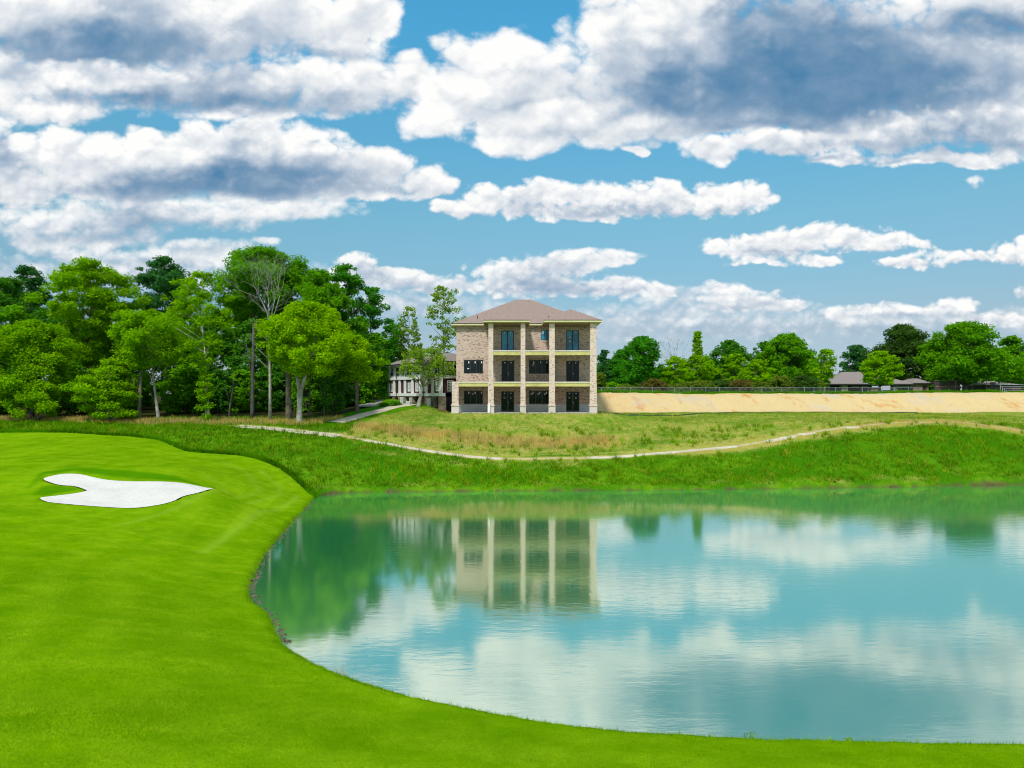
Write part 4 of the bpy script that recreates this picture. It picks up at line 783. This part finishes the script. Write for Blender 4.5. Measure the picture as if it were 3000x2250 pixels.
def brick_block(name, a, b, t, Y, d, mat, label, cap=None):
    x0, x1 = X_(a, Y), X_(b, Y); z = gz((x0 + x1) / 2, Y); e = tag(empty(name, (0, 0, 0)), label, 'building'); zt = Z_(t, Y)
    MB().box(x0, x1, Y, Y + d, z - .6, zt).build('wall', mat, e)
    if cap == 'hip':
        mb = MB(); hip(mb, x0 - .7, x1 + .7, Y - .7, Y + d + .7, zt + .05, .42); mb.build('roof', ROOF_GREY, e); MB().box(x0 - .68, x1 + .68, Y - .68, Y + d + .68, zt - .25, zt + .03).build('fascia', GUTTER, e)
        MB().box(x0 + (x1-x0)*.62, x0 + (x1-x0)*.84, Y - .04, Y - .004, z - .3, zt - .5).build('doorway', GUTTER, e)
    elif cap == 'shed':
        mb = MB(); mb.poly([(x0 - .3, Y - .3, zt + .05), (x1 + .3, Y - .3, zt + .05), (x1 - 1.0, Y + d, zt + 1.0), (x0 + .2, Y + d, zt + 1.0)]); mb.poly([(x1 + .3, Y - .3, zt + .05), (x1 + .3, Y + d, zt + .05), (x1 - 1.0, Y + d, zt + 1.0)]); mb.poly([(x0 - .3, Y - .3, zt + .05), (x0 + .2, Y + d, zt + 1.0), (x0 - .3, Y + d, zt + .05)]); mb.build('roof', ROOF_GREY, e)
        MB().box(x0 + .4, x0 + 1.5, Y - .04, Y - .004, z - .3, z + 2.0).build('doorway', GUTTER, e)
    else: MB().box(x0 - .1, x1 + .1, Y - .12, Y + .3, zt, zt + .12).build('coping', ROOF_GREY, e); MB().box(x0, x1, Y - .06, Y - .004, z + .9, z + 1.05).build('brick_band', BRICK_RED, e)
brick_block('pump_house', 1972, 2006, 827.5, 152, 6, BRICK_RED, 'small brick outbuilding with hip roof just right of the pavilion', 'hip')
brick_block('brick_screen', 2020, 2074, 823, 150, .6, BRICK_BROWN, 'dark brick screen wall under the broad crowned tree')
brick_block('service_building', 2134, 2206, 832, 152, 7, BRICK_BROWN, 'dark brown brick building with low grey roof at the far right', 'shed')
# tall dark court fence posts
cf = tag(empty('court_fence', (0, 0, 0)), 'tall black court fence of thin posts at the far right', 'fence')
for px in (2022, 2064, 2100, 2131, 2150, 2158, 2177, 2185, 2212):
    Y = 146; x = X_(px, Y); MB().tube([(x, Y, 8.3), (x, Y, Z_(822, Y))], .05, 6).build('post', DKMETAL, cf)
MB().tube([(X_(2022, 146), 146, Z_(822.5, 146)), (X_(2240, 146), 146, Z_(822.5, 146))], .03, 5).build('top_rail', DKMETAL, cf)
MB().tube([(X_(2022, 146), 146, Z_(838, 146)), (X_(2240, 146), 146, Z_(838, 146))], .02, 5).build('mid_rail', DKMETAL, cf)
bl = tag(empty('bleacher', (X_(2172, 128), 128, gz(X_(2172,128),128))), 'stepped aluminium bleacher at the right edge beside the dark building', 'bleacher')
for i in range(4):
    MB().box(0, 6, i * .55, i * .55 + .25, .35 + i * .35, .39 + i * .35).build('bench', ALU, bl); MB().box(.2 + i * .02, .27 + i*.02, i * .55 + .1, i * .55 + .15, -.2, .35 + i * .35).build('leg', ALU, bl); MB().box(5.7, 5.77, i * .55 + .1, i * .55 + .15, -.2, .35 + i * .35).build('leg', ALU, bl)

# chain link fence on top of the embankment
YFN = 104.5; FENCEM = simple('fence_steel', (.30, .34, .34), .6, .1, 3)
fen = tag(empty('chain_link_fence', (0, 0, 0)), 'grey chain link fence with thin posts along the top of the sandy bank', 'fence')
xa, xb = X_(1288, YFN), X_(1992, YFN); zt_ = Z_(837, YFN)
post_px = [1254 + .22 * v for v in (205, 320, 490, 705, 925, 1080, 1230, 1365, 1565, 1780, 1970, 2200)] + [1725.4 + .22 * v for v in (150, 250, 360, 475, 625, 680, 820, 940, 1075, 1200)]
for px in post_px: x = X_(px, YFN); MB().tube([(x, YFN, 8.2), (x, YFN, zt_ + .04)], .030, 6).build('post', FENCEM, fen)
MB().tube([(xa, YFN, zt_), (xb, YFN, zt_)], .017, 6).build('top_rail', FENCEM, fen)
wv_ = []; hF = zt_ - 8.5; nW = int((xb - xa) / .16); fx_ = np.linspace(xa, xb - hF, nW); t2 = .0035
mV = np.concatenate([np.stack([np.stack([fx_ + s0 - t2, np.full(nW, YFN + .045), np.full(nW, 8.5)], 1), np.stack([fx_ + s0 + t2, np.full(nW, YFN + .045), np.full(nW, 8.5)], 1), np.stack([fx_ + s1 + t2, np.full(nW, YFN + .045), np.full(nW, zt_)], 1), np.stack([fx_ + s1 - t2, np.full(nW, YFN + .045), np.full(nW, zt_)], 1)], 1).reshape(-1, 3) for s0, s1 in ((0, hF), (hF, 0))])
mesh_np('wire_mesh', mV, 4, np.arange(len(mV)), FENCEM, fen)
# green silt fence at the toe of the bank
sp = [P(*q)[:2] for q in ((1302,897,84.6),(1330,899,84.5),(1370,899,84.6),(1430,896.5,86.5),(1520,894,89),(1620,893,91),(1740,894,91.6),(1830,895.5,91.2),(1930,896,91.0),(1990,895,91.2))]
sp = [sp[i] + t * (np.array(sp[i+1]) - np.array(sp[i])) for i in range(len(sp) - 1) for t in np.arange(8) / 8]
mb = MB()
for i in range(len(sp) - 1):
    a, b = sp[i], sp[i+1]; za, zb = gz(*a), gz(*b); ha = .13 + .03 * math.sin(i * .9); hb = .13 + .03 * math.sin((i + 1) * .9)
    mb.poly([(a[0], a[1], za - .05), (b[0], b[1], zb - .05), (b[0], b[1], zb + hb), (a[0], a[1], za + ha)]); mb.poly([(a[0], a[1] + .02, za + ha), (b[0], b[1] + .02, zb + hb), (b[0], b[1] + .02, zb - .05), (a[0], a[1] + .02, za - .05)])
tag(mb.build('silt_fence', SILT), 'low dark green silt fence along the foot of the sandy bank', 'fence')
for px, py, Y, lab in ((2536 * .7373, 889, 93.5, 'white survey stake at the foot of the bank before the orange streaks'), (2886 * .7373, 889, 93.5, 'white survey stake at the far right foot of the bank')):
    x = X_(px, Y); z = gz(x, Y); MB().tube([(x, Y, z - .1), (x + .01, Y, z + .45), (x + .01, Y, z + .5)], [.03, .03, .01], 5).build('survey_stake', WHITE); tag(bpy.context.scene.objects[-1] if False else bpy.data.objects[[o.name for o in bpy.data.objects if o.name.startswith('survey_stake')][-1]], lab, 'stake', 'survey stakes along the bank')

# ------------------------------------------------------------------ trees
def tubes_np(paths, name, mat, parent, n=6):
    mb = MB()
    for pts, rad in paths: mb.tube(pts, rad, n)
    return mb.build(name, mat, parent, True)
PROF = {
 'round': lambda t: np.sqrt(np.clip(1 - (2 * t - 1) ** 2, 0, 1)) ** .8,
 'fan': lambda t: np.clip(.30 + 1.05 * t, 0, 1) * np.sqrt(np.clip(1 - np.clip((t - .55) / .45, 0, 1) ** 2, 0, 1)) ** .9,
 'cone': lambda t: np.clip(1.05 - t, 0, 1) ** .8 * np.clip(.55 + t * 3, 0, 1),
 'dome': lambda t: np.sqrt(np.clip(1 - (np.clip(t - .25, 0, 1) / .75) ** 2, 0, 1)) * np.clip(.72 + t, 0, 1),
 'column': lambda t: np.clip(np.sin(np.pi * np.clip(.12 + .86 * t, 0, 1)), 0, 1) ** .5,
 'spire': lambda t: np.where(t < .5, .55 + .45 * np.sin(np.pi * t * 2), .34 * 0 + .20 * np.clip(1.15 - t, 0, 1) / .6 + .06) ,
}
def tree(name, label, px, top, bot, Y, hw, prof='round', leaf='mid', bark=None, trunk=.28, dens=1.0, lsize=None, group='', seed=0, base_px=None, clump=.20, nclump=None, limbs=True, cat='tree', gap=.0, zbase=None, fork=None, extra=None, depth=1.0, flat=.75, leaf2=None, sparse_top=0):
    r = np.random.RandomState(seed * 7 + 3); bark = bark or BARK
    x = X_(px, Y); bx = X_(base_px, Y) if base_px is not None else x; zg = gz(bx, Y) if zbase is None else zbase
    zt = Z_(top, Y); zc = max(Z_(bot, Y), zg - .1); Rr = hw / F * Y; H = zt - zc
    root = tag(empty(name, (bx, Y, zg)), label, cat, group or None)
    ls = lsize or max(.20, Y * .0032)
    nc = int((nclump or int(np.clip(14 + 2.6 * H * Rr / (clump * 9), 16, 110))) * 1.55)
    t = np.clip(r.rand(nc) ** .9, .03, .97); th = r.rand(nc) * 2 * np.pi
    ph = r.rand(4) * 6.28; lob = 1 + .24 * np.sin(2 * th + ph[0] + 3 * t) + .19 * np.sin(3 * th + ph[1] - 5 * t) + .10 * np.sin(9 * t + ph[2])
    rr = Rr * PROF[prof](t) * lob * (.35 + .65 * np.sqrt(r.rand(nc))) * np.where(r.rand(nc) < .12, 1.18, 1.0); ccx = x - bx + rr * np.cos(th); ccy = rr * np.sin(th) * depth; ccz = zc - zg + H * t
    cr = Rr * clump * 1.22 * (.6 + .75 * r.rand(nc)) * (.50 + .50 * PROF[prof](t)); cr = np.clip(cr, .28, 2.4)
    ccz = np.clip(ccz, zc - zg + np.minimum(cr * .5, H * .3), zt - zg - np.minimum(cr * .6, H * .3)); sh_ = np.clip(1 - .45 * cr / np.maximum(rr, .3), .45, 1); ccx = (x - bx) + (ccx - (x - bx)) * sh_; ccy = ccy * sh_
    # limbs towards some clumps
    paths = []; lean = x - bx
    htr = (zc - zg) + H * .86
    tp = [(0, 0, -.3), (.04 * trunk, 0, .25)] + [(lean * min(1, f * 1.15) + r.randn() * .10 * f * Rr * .5, r.randn() * .10 * f, htr * f) for f in (.18, .36, .54, .72, .88, 1.0)]
    rad = [trunk * 1.35, trunk * 1.12] + [trunk * (1 - .86 * f ** .85) for f in (.18, .36, .54, .72, .88, 1.0)]
    if fork:
        fz = fork; a = [(0, 0, -.3), (.02, 0, .3), (.05, 0, fz * .5), (.10, 0, fz)]
        paths.append((a, [trunk * 1.35, trunk * 1.05, trunk * .9, trunk * .95]))
        hh = (zc - zg) + H * .75
        paths.append(([(.08, 0, fz - .15), (-.35, .1, fz + (hh - fz) * .3), (-.75, .2, fz + (hh - fz) * .6), (-.9, .2, hh)], [trunk * .72, trunk * .55, trunk * .35, .04]))
        paths.append(([(.12, 0, fz - .15), (.75, -.1, fz + (hh - fz) * .24), (1.5, -.15, fz + (hh - fz) * .52), (2.2, -.2, hh)], [trunk * .70, trunk * .52, trunk * .33, .04]))
    else: paths.append((tp, rad))
    if limbs:
        for i in r.permutation(nc)[:min(nc, 26)]:
            q = np.array((ccx[i], ccy[i], ccz[i])); fz = np.clip((q[2] - np.hypot(q[0] - lean, q[1]) * (.55 + .5 * r.rand())), (zc - zg) * .75, htr * .95); f = fz / htr
            s_ = np.array((lean * min(1, f * 1.15), 0, fz)); 
            if fork: s_ = np.array(((-.75 if q[0] < .5 else 1.4) * min(1, max(0, (fz - fork) / (htr - fork))), 0, max(fz, fork)))
            m1 = s_ + (q - s_) * .5 + np.array((0, 0, .12 * np.linalg.norm(q - s_))) * (r.rand() - .2); w0 = trunk * (1 - .8 * f) * .45 + .015
            paths.append(([s_, m1, q], [w0, w0 * .6, .012]))
    tubes_np(paths, 'trunk', bark, root, 7)
    # leaves
    def leafmesh(sel, mat, nm):
        area = 4 * np.pi * cr[sel] ** 2; cnt = np.maximum(20, (dens * .80 * area / (ls * ls * .5))).astype(int)
        if sparse_top: cnt = (cnt * (1 - sparse_top * smooth(.35, 1.0, t[sel]))).astype(int) + 8
        ci = np.repeat(np.where(sel)[0], cnt); n = len(ci)
        d = r.randn(n, 3); d /= np.linalg.norm(d, axis=1)[:, None]; d[:, 2] = d[:, 2] * .9 + .18
        k = (r.rand(n) ** .45)[:, None]; sc = np.stack([cr[ci], cr[ci] * 1.0, cr[ci] * flat], 1) * (1 + .35 * (r.rand(n)[:, None] - .3))
        p = np.stack([ccx[ci], ccy[ci], ccz[ci]], 1) + d * k * sc
        p[:, 2] = np.maximum(p[:, 2], .05)
        nn = d * .55 + np.array((0, 0, .55)) + r.randn(n, 3) * .55; nn /= np.linalg.norm(nn, axis=1)[:, None]
        ax = np.cross(nn, r.randn(n, 3)); ax /= np.linalg.norm(ax, axis=1)[:, None]; bx_ = np.cross(nn, ax); sz = (ls * (.6 + .7 * r.rand(n)))[:, None]
        V = np.stack([p - ax * sz * .55, p - bx_ * sz * .33, p + ax * sz * .55, p + bx_ * sz * .33], 1).reshape(-1, 3)
        return mesh_np(nm, V, 4, np.arange(4 * n), mat, root)
    leafmesh(np.ones(nc, bool), LEAF[leaf], 'crown')
    return root
def dead_branches(root_path, r, depth, paths, length, rad, up=.5):
    p, d = root_path
    if depth == 0 or rad < .004: return
    for _ in range(r.randint(2, 4) if depth > 1 else 3):
        a = d + r.randn(3) * .42 + np.array((0, 0, up * .25)); a[1] *= .7; a /= np.linalg.norm(a); L = length * (.65 + .6 * r.rand())
        q1 = p + a * L * .5 + r.randn(3) * .05 * L; q = p + a * L
        paths.append(([p, q1, q], [rad, rad * .75, rad * .5])); dead_branches((q, a), r, depth - 1, paths, length * .74, rad * .58, up)
def bare_tree(label, px, base, top, Y, seed, fork_f, trunk, bark, n_main, group, spread=.35, zbase=None, base_px=None, name='bare_tree', depth=4):
    r = np.random.RandomState(seed); x = X_(px, Y); zg = gz(x, Y) if zbase is None else zbase; H = Z_(top, Y) - zg
    root = tag(empty(name, (x, Y, zg)), label, 'tree', group); tw = []; fz = H * fork_f
    tr = [([(0, 0, -.3), (.02, 0, fz * .33), (-.04, .02, fz * .66), (-.08, 0, fz), (-.10, 0, fz * 1.05)], [trunk * 1.2, trunk, trunk * .86, trunk * .72, trunk * .6])]
    for i in range(n_main):
        a = np.array(((i - (n_main - 1) / 2) * spread + r.randn() * .05, r.randn() * .15, 1.0)); a /= np.linalg.norm(a); L = (H - fz) * (.40 + .18 * r.rand()); p = np.array((-.09, 0, fz * (.93 + .05 * r.rand())))
        q = p + a * L; m_ = p + a * L * .5 + np.array((r.randn() * .12, 0, 0)); tr.append(([p, m_, q], [trunk * .36, trunk * .24, trunk * .14])); dead_branches((q, a), r, depth, tw, (H - fz) * .25, trunk * .13); dead_branches((m_, a + np.array((r.choice([-.8, .8]), 0, 0))), r, depth - 1, tw, (H - fz) * .20, trunk * .09)
    for f, sx in ((.62, -1), (.80, -1), (.52, -1)):
        p = np.array((-.04, 0, fz * f)); a = np.array((sx * .75, .1, .7)); L = fz * .16; q = p + a * L; tw.append(([p, p + a * L * .5, q], [trunk * .22, trunk * .16, trunk * .1])); dead_branches((q, a), r, 3, tw, fz * .09, trunk * .08)
    tubes_np(tr + tw, 'trunk', bark, root, 5); return root  # trunk mesh also holds the main limbs and twigs

WOODG = 'trees of the left hand wood'; RG = 'trees beyond the sandy bank'
T = tree
# front row of the left wood
T('leafy_tree', 'bright fan crowned tree, tallest of the light greens at left, between dark crowns', 190, 562, 790, 92, 86, 'fan', 'bright', BARK, .30, 1.05, seed=1, clump=.17, nclump=120, group=WOODG)
T('leafy_tree', 'broad yellow green bushy tree at the far left edge reaching the grass', 70, 694, 880, 83, 86, 'dome', 'bright', BARK_DARK, .25, 1.15, seed=2, clump=.19, nclump=95, group=WOODG)
T('leafy_tree', 'small rounded bushy tree low at the far left in front of the broad one', 82, 826, 908, 80.6, 52, 'dome', 'bright', BARK, .10, 1.1, seed=3, clump=.24, group=WOODG)
T('leafy_tree', 'low spreading tree with layered boughs at the edge of the long grass', 236, 775, 908, 81.0, 68, 'dome', 'bright', BARK_GREY, .13, .95, seed=4, clump=.20, nclump=80, flat=.5, group=WOODG)
T('leafy_tree', 'flat crowned mid green tree on a forked grey trunk', 322, 672, 800, 83, 78, 'round', 'bright', BARK_GREY, .20, .95, seed=5, clump=.18, nclump=85, base_px=342, group=WOODG)
T('leafy_tree', 'tall slender pale trunked tree with airy light green crown', 436, 588, 800, 80.5, 58, 'round', 'bright', BARK_PALE, .17, .75, seed=6, clump=.18, nclump=80, base_px=450, group=WOODG)
T('ivy_column', 'column of light green leaves clothing the foot of the slender pale trunk', 444, 790, 912, 80.0, 17, 'column', 'bright', BARK_PALE, .05, 1.0, seed=7, clump=.45, nclump=26, limbs=False, cat='climbing plant', group=WOODG)
T('leafy_tree', 'lime green rounded tree on a forked grey trunk, foremost before the dead tree', 664, 655, 812, 79.6, 98, 'dome', 'yellow', BARK_GREY, .34, 1.0, seed=8, clump=.15, nclump=150, base_px=646, fork=3.4, group=WOODG)
T('leafy_tree', 'smaller lime green tree tucked behind the right side of the forked lime tree', 765, 725, 825, 88, 50, 'dome', 'yellow', BARK, .26, 1.0, seed=9, clump=.22, nclump=70, base_px=771, group=WOODG)
bare_tree('tall dead tree with bare white branches and a straight grey trunk', 583, 913, 556, 80.6, 5, .60, .18, BARK_GREY, 5, WOODG, .17, name='dead_tree')
# taller trees behind
T('leafy_tree', 'dark blue green tree at the left frame edge behind the broad bushy one', 12, 600, 800, 112, 62, 'round', 'dark', seed=11, clump=.20, nclump=90, group=WOODG)
T('leafy_tree', 'dark tree with a narrow raised top near the left frame edge', 62, 576, 780, 122, 42, 'fan', 'blue', seed=12, clump=.22, nclump=110, group=WOODG)
T('leafy_tree', 'tall dark blue green tree with ragged open top right of the fan crowned tree', 352, 556, 760, 118, 58, 'fan', 'blue', seed=13, clump=.19, nclump=130, dens=.9, group=WOODG)
T('leafy_tree', 'tall mid green tree rising behind the slender pale trunk', 412, 600, 800, 106, 48, 'fan', 'bright', seed=14, clump=.2, nclump=70, group=WOODG)
T('leafy_tree', 'tallest dark green tree of the wood, its crown behind the dead tree', 575, 540, 720, 104, 96, 'round', 'mid', BARK, .45, 1.0, seed=15, clump=.17, nclump=130, group=WOODG)
T('leafy_tree', 'tall green tree right of the tallest crown behind the lime tree', 690, 585, 800, 100, 76, 'dome', 'mid', BARK, .40, 1.05, seed=16, clump=.18, nclump=110, group=WOODG)
T('leafy_tree', 'emerald tree with several pointed tops behind the lime trees', 745, 572, 800, 106, 56, 'fan', 'emerald', seed=17, clump=.2, nclump=85, group=WOODG)
T('leafy_tree', 'rightmost tall emerald tree of the wood leaning over the clubhouse lawn', 802, 620, 850, 110, 46, 'dome', 'emerald', seed=18, clump=.22, nclump=95, group=WOODG)
T('leafy_tree', 'mid green tree filling the gap behind the flat crowned tree', 270, 655, 860, 98, 62, 'dome', 'mid', seed=19, clump=.22, nclump=85, group=WOODG)
T('leafy_tree', 'dark narrow tree at the right end of the wood beside the clubhouse roof', 840, 690, 850, 132, 26, 'column', 'blue', seed=20, clump=.3, nclump=50, group=WOODG)
T('leafy_tree', 'sunlit bushy tree low behind the left end of the clubhouse', 826, 790, 872, 124, 28, 'dome', 'emerald', seed=21, clump=.3, nclump=50, group=WOODG)
T('leafy_tree', 'small dark tree under the right side of the forked lime tree', 718, 785, 890, 86, 30, 'dome', 'dark', BARK_DARK, .10, 1.0, seed=22, clump=.28, nclump=50, group=WOODG)
# deep wood: dark leafy trees with low crowns
k = 0
for px, top, Y, hw in ((-150,640,96,80),(-260,620,108,90),(-230,720,90,70),(-380,650,104,95),(-520,640,110,100),(-60,640,104,70),(20,660,98,60),(130,650,102,64),(215,690,104,56),(300,690,112,60),(385,700,102,52),(455,680,98,48),(500,650,112,60),(540,690,97,46),(610,650,112,60),(640,720,96,44),(700,700,94,50),(760,690,100,48),(810,720,102,34),(-20,760,92,50),(150,780,90,46),(260,800,90,40),(400,790,92,44),(470,800,90,38),(520,800,92,36),(590,790,94,40),(660,800,91,36),(730,800,95,34),(785,800,98,30)):
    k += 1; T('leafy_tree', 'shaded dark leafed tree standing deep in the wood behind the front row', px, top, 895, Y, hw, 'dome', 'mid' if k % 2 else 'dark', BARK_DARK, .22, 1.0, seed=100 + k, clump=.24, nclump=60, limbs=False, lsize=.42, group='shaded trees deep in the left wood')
# bare lower trunks seen against the dark of the wood
def pole_trunk(px, base, top, Y, rad, lean, label, bark):
    x = X_(px, Y); z = gz(x, Y); h = Z_(top, Y) - z; e = tag(empty('forest_trunk', (x, Y, z)), label, 'tree', 'bare trunks inside the left wood')
    pts = [(0,0,-.3),(lean*.1,0,h*.1),(lean*.35,0,h*.4),(lean*.7,.1,h*.7),(lean,.1,h)]; MB().tube(pts, [rad*1.4, rad*1.05, rad*.9, rad*.75, rad*.55], 8).build('trunk', bark, e, True)
    MB().tube([pts[2], (lean*.6 - .5, 0, h*.62), (lean*.6 - .9, .1, h*.85)], [rad*.45, rad*.3, rad*.15], 6).build('limb', bark, e, True)
pole_trunk(545, 905, 700, 82.5, .22, .1, 'dark straight trunk in the wood just left of the white dead tree', BARK_DARK)
pole_trunk(624, 908, 690, 82.0, .34, -.2, 'thick dark forked trunk between the dead tree and the lime tree', BARK)
pole_trunk(771, 886, 740, 92.5, .24, .1, 'brown trunk at the right end of the wood by the footpath', BARK)
pole_trunk(494, 908, 820, 82.5, .12, .6, 'thin leaning dark trunk left of the straight dark trunk', BARK_DARK)
pole_trunk(300, 910, 800, 81.8, .22, .2, 'dark stocky trunk behind the low spreading tree', BARK)
pole_trunk(742, 893, 790, 89, .15, -.2, 'slim dark trunk behind the lawn corner', BARK_DARK)
pole_trunk(668, 905, 800, 83, .10, .1, 'very thin dark trunk right of the forked lime tree', BARK_DARK)
pole_trunk(700, 902, 800, 84, .10, .1, 'very thin dark trunk above the lawn tip', BARK_DARK)
# trees by the clubhouse
T('slender_tree', 'tall airy tree rising between the clubhouse and the brick house', 960, 616, 800, 112, 42, 'fan', 'pale', BARK_GREY, .20, .42, seed=31, clump=.17, nclump=85, zbase=7.4, base_px=955)
T('slender_tree', 'sparse topped tree over the left end of the clubhouse roof', 882, 660, 810, 112, 36, 'dome', 'pale', BARK_GREY, .18, .8, seed=32, clump=.20, nclump=80, zbase=7.4, sparse_top=.92)
T('leafy_tree', 'olive green spreading tree with a pale trunk in front of the clubhouse', 920, 752, 822, 89.2, 60, 'round', 'pale', BARK_GREY, .27, .50, seed=33, clump=.15, nclump=72, base_px=904, flat=.6)
# right hand trees
T('leafy_tree', 'dark tree beside the right wall of the brick house', 1304, 756, 848, 150, 20, 'dome', 'blue', seed=41, clump=.3, nclump=55, group=RG)
T('leafy_tree', 'bright open crowned tree with visible trunk nearest the brick house', 1385, 727, 825, 140, 50, 'dome', 'emerald', BARK, .30, .95, seed=42, clump=.19, nclump=95, group=RG)
T('leafy_tree', 'rounded emerald tree half hidden behind the bright open crowned tree', 1340, 756, 840, 156, 36, 'dome', 'emerald', seed=43, clump=.24, nclump=70, group=RG)
bare_tree('leafless grey tree standing among the green trees right of the house', 1456, 850, 730, 138, 9, .42, .22, BARK_GREY, 5, RG, .30)
T('leafy_tree', 'light green layered foliage round the foot of the leafless tree', 1458, 768, 845, 137, 34, 'dome', 'bright', seed=44, clump=.24, nclump=50, dens=.6, flat=.45, group=RG)
T('tulip_tree', 'narrow spire topped tree with broad skirts of foliage', 1507, 716, 826, 146, 42, 'spire', 'bright', BARK, .22, .95, seed=45, clump=.19, nclump=120, sparse_top=.5, group=RG)
T('leafy_tree', 'broad dark tree behind the spire topped tree on its right', 1574, 736, 838, 172, 44, 'dome', 'dark', seed=46, clump=.22, nclump=80, group=RG)
T('leafy_tree', 'light yellow green tree with flat layers, left of a matching pair', 1586, 764, 836, 142, 31, 'dome', 'bright', seed=47, clump=.22, nclump=70, flat=.5, group=RG)
T('leafy_tree', 'light yellow green tree with flat layers, right of a matching pair', 1634, 776, 838, 140, 34, 'dome', 'bright', seed=48, clump=.22, nclump=70, flat=.5, group=RG)
T('leafy_tree', 'large dark green tree of several domes in the middle of the right hand row', 1696, 722, 838, 166, 56, 'dome', 'mid', seed=49, clump=.18, nclump=120, group=RG)
T('leafy_tree', 'dark shoulder tree at the left of the large many domed tree', 1650, 738, 838, 172, 32, 'dome', 'dark', seed=50, clump=.24, nclump=70, group=RG)
T('leafy_tree', 'dark shoulder tree behind the right of the large many domed tree', 1735, 752, 838, 176, 30, 'dome', 'dark', seed=51, clump=.24, nclump=70, group=RG)
T('leafy_tree', 'small bright tree standing alone left of the pavilion roof', 1779, 756, 838, 141, 27, 'fan', 'bright', BARK, .18, .85, seed=52, clump=.24, nclump=60, base_px=1783, group=RG)
T('leafy_tree', 'dark blue green tree behind the pavilion ridge', 1849, 746, 835, 188, 32, 'dome', 'blue', seed=53, clump=.22, nclump=75, group=RG)
T('pine_tree', 'tall dark pine with brown trunk behind the bright tree at the pavilion', 1948, 702, 828, 178, 62, 'dome', 'pine', BARK, .45, .95, seed=54, clump=.18, nclump=120, group=RG, lsize=.5)
T('leafy_tree', 'bright yellow green tree standing before the pavilion roof', 1900, 758, 832, 137, 40, 'dome', 'bright', BARK, .25, 1.0, seed=55, clump=.20, nclump=90, flat=.55, group=RG)
T('leafy_tree', 'biggest broad dark green tree at the far right on a thick trunk', 2084, 697, 828, 151, 78, 'dome', 'mid', BARK, .48, .85, seed=56, clump=.16, nclump=170, group=RG)
T('pine_tree', 'shorter pine between the tall pine and the biggest broad tree', 1992, 738, 832, 170, 34, 'dome', 'pine', seed=57, clump=.24, nclump=70, group=RG)
T('leafy_tree', 'mid green tree at the right frame edge behind the dark building', 2186, 727, 838, 172, 44, 'dome', 'mid', seed=58, clump=.2, nclump=90, group=RG)
T('leafy_tree', 'dark low tree in the gap behind the right frame edge', 2150, 752, 842, 186, 32, 'dome', 'dark', seed=59, clump=.24, nclump=60, group=RG)
k = 0
for px, top, Y, hw in ((1275,790,185,40),(1325,800,176,30),(1420,795,178,44),(1490,800,180,40),(1545,790,186,40),(1610,790,190,40),(1690,800,192,46),(1755,805,180,34),(1800,815,196,26),(2020,790,190,44),(2120,780,196,44),(2230,790,186,40),(2300,740,176,60),(2400,720,180,70),(2520,730,185,80)):
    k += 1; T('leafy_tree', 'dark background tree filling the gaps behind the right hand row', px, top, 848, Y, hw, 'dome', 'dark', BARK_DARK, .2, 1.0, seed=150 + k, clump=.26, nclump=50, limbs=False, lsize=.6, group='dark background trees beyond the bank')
# shrubs
def shrub(label, px, top, bot, Y, hw, leaf, seed, name='shrub', dens=1.0, lsize=None, group='shrubs behind the chain link fence', cat='shrub'):
    T(name, label, px, top, bot, Y, hw, 'dome', leaf, BARK_DARK, .05, dens, seed=seed, clump=.34, nclump=40, limbs=False, group=group, cat=cat, lsize=lsize)
SH = ((1296,806,118,14,'olive','olive shrub against the right wall of the brick house'),(1322,826,122,16,'mid','green low shrub left of the trunked bright tree'),(1352,832,118,18,'olive','grey green mounded shrub below the bright open crowned tree'),(1412,820,117,24,'rust','rusty brown green shrub right of the visible trunk'),(1445,833,120,22,'olive','low olive shrub below the leafless tree'),(1478,828,120,26,'olive','wide olive mound left of the spire topped tree'),(1515,825,119,30,'olive','wide olive mound in front of the spire topped tree'),(1558,822,121,26,'pine','dark green mound right of the spire topped tree'),(1602,822,119,28,'rust','purple brown shrub before the layered pair'),(1640,826,118,22,'olive','olive shrub at the foot of the right layered tree'),(1684,814,118,28,'olive','tall tan topped shrub before the large many domed tree'),(1735,812,118,28,'pine','dark green shrub right of the tan topped shrub'),(1768,824,120,18,'olive','olive shrub beside the lone small tree'))
for i, (px, top, Y, hw, lf, lab) in enumerate(SH): shrub(lab, px, top, 852, Y, hw, lf, 200 + i)
shrub('round dark green clipped bush by the clubhouse path', 854, 869, 881.5, 91.5, 13, 'dark', 230, 'bush', 1.3, .16, None, 'bush'); shrub('low grey green bush left of the round clipped one', 831, 873, 882, 92.5, 12, 'mid', 231, 'bush', 1.0, .2, None, 'bush')
# weedy growth at the fence foot and along the bank top
x = RS.rand(9000) * 62 + 11; y = 103.2 + RS.rand(9000) ** 2 * 9
tag(blades('bank_top_weeds', x, y, .25 + .45 * np.clip(fbm(x / 3, y / 3, 3, 71) + .3, 0, 1), .05, .5, GR_A, 2, .1), 'weedy green growth along the top of the bank by the fence', 'weeds', kind='stuff')
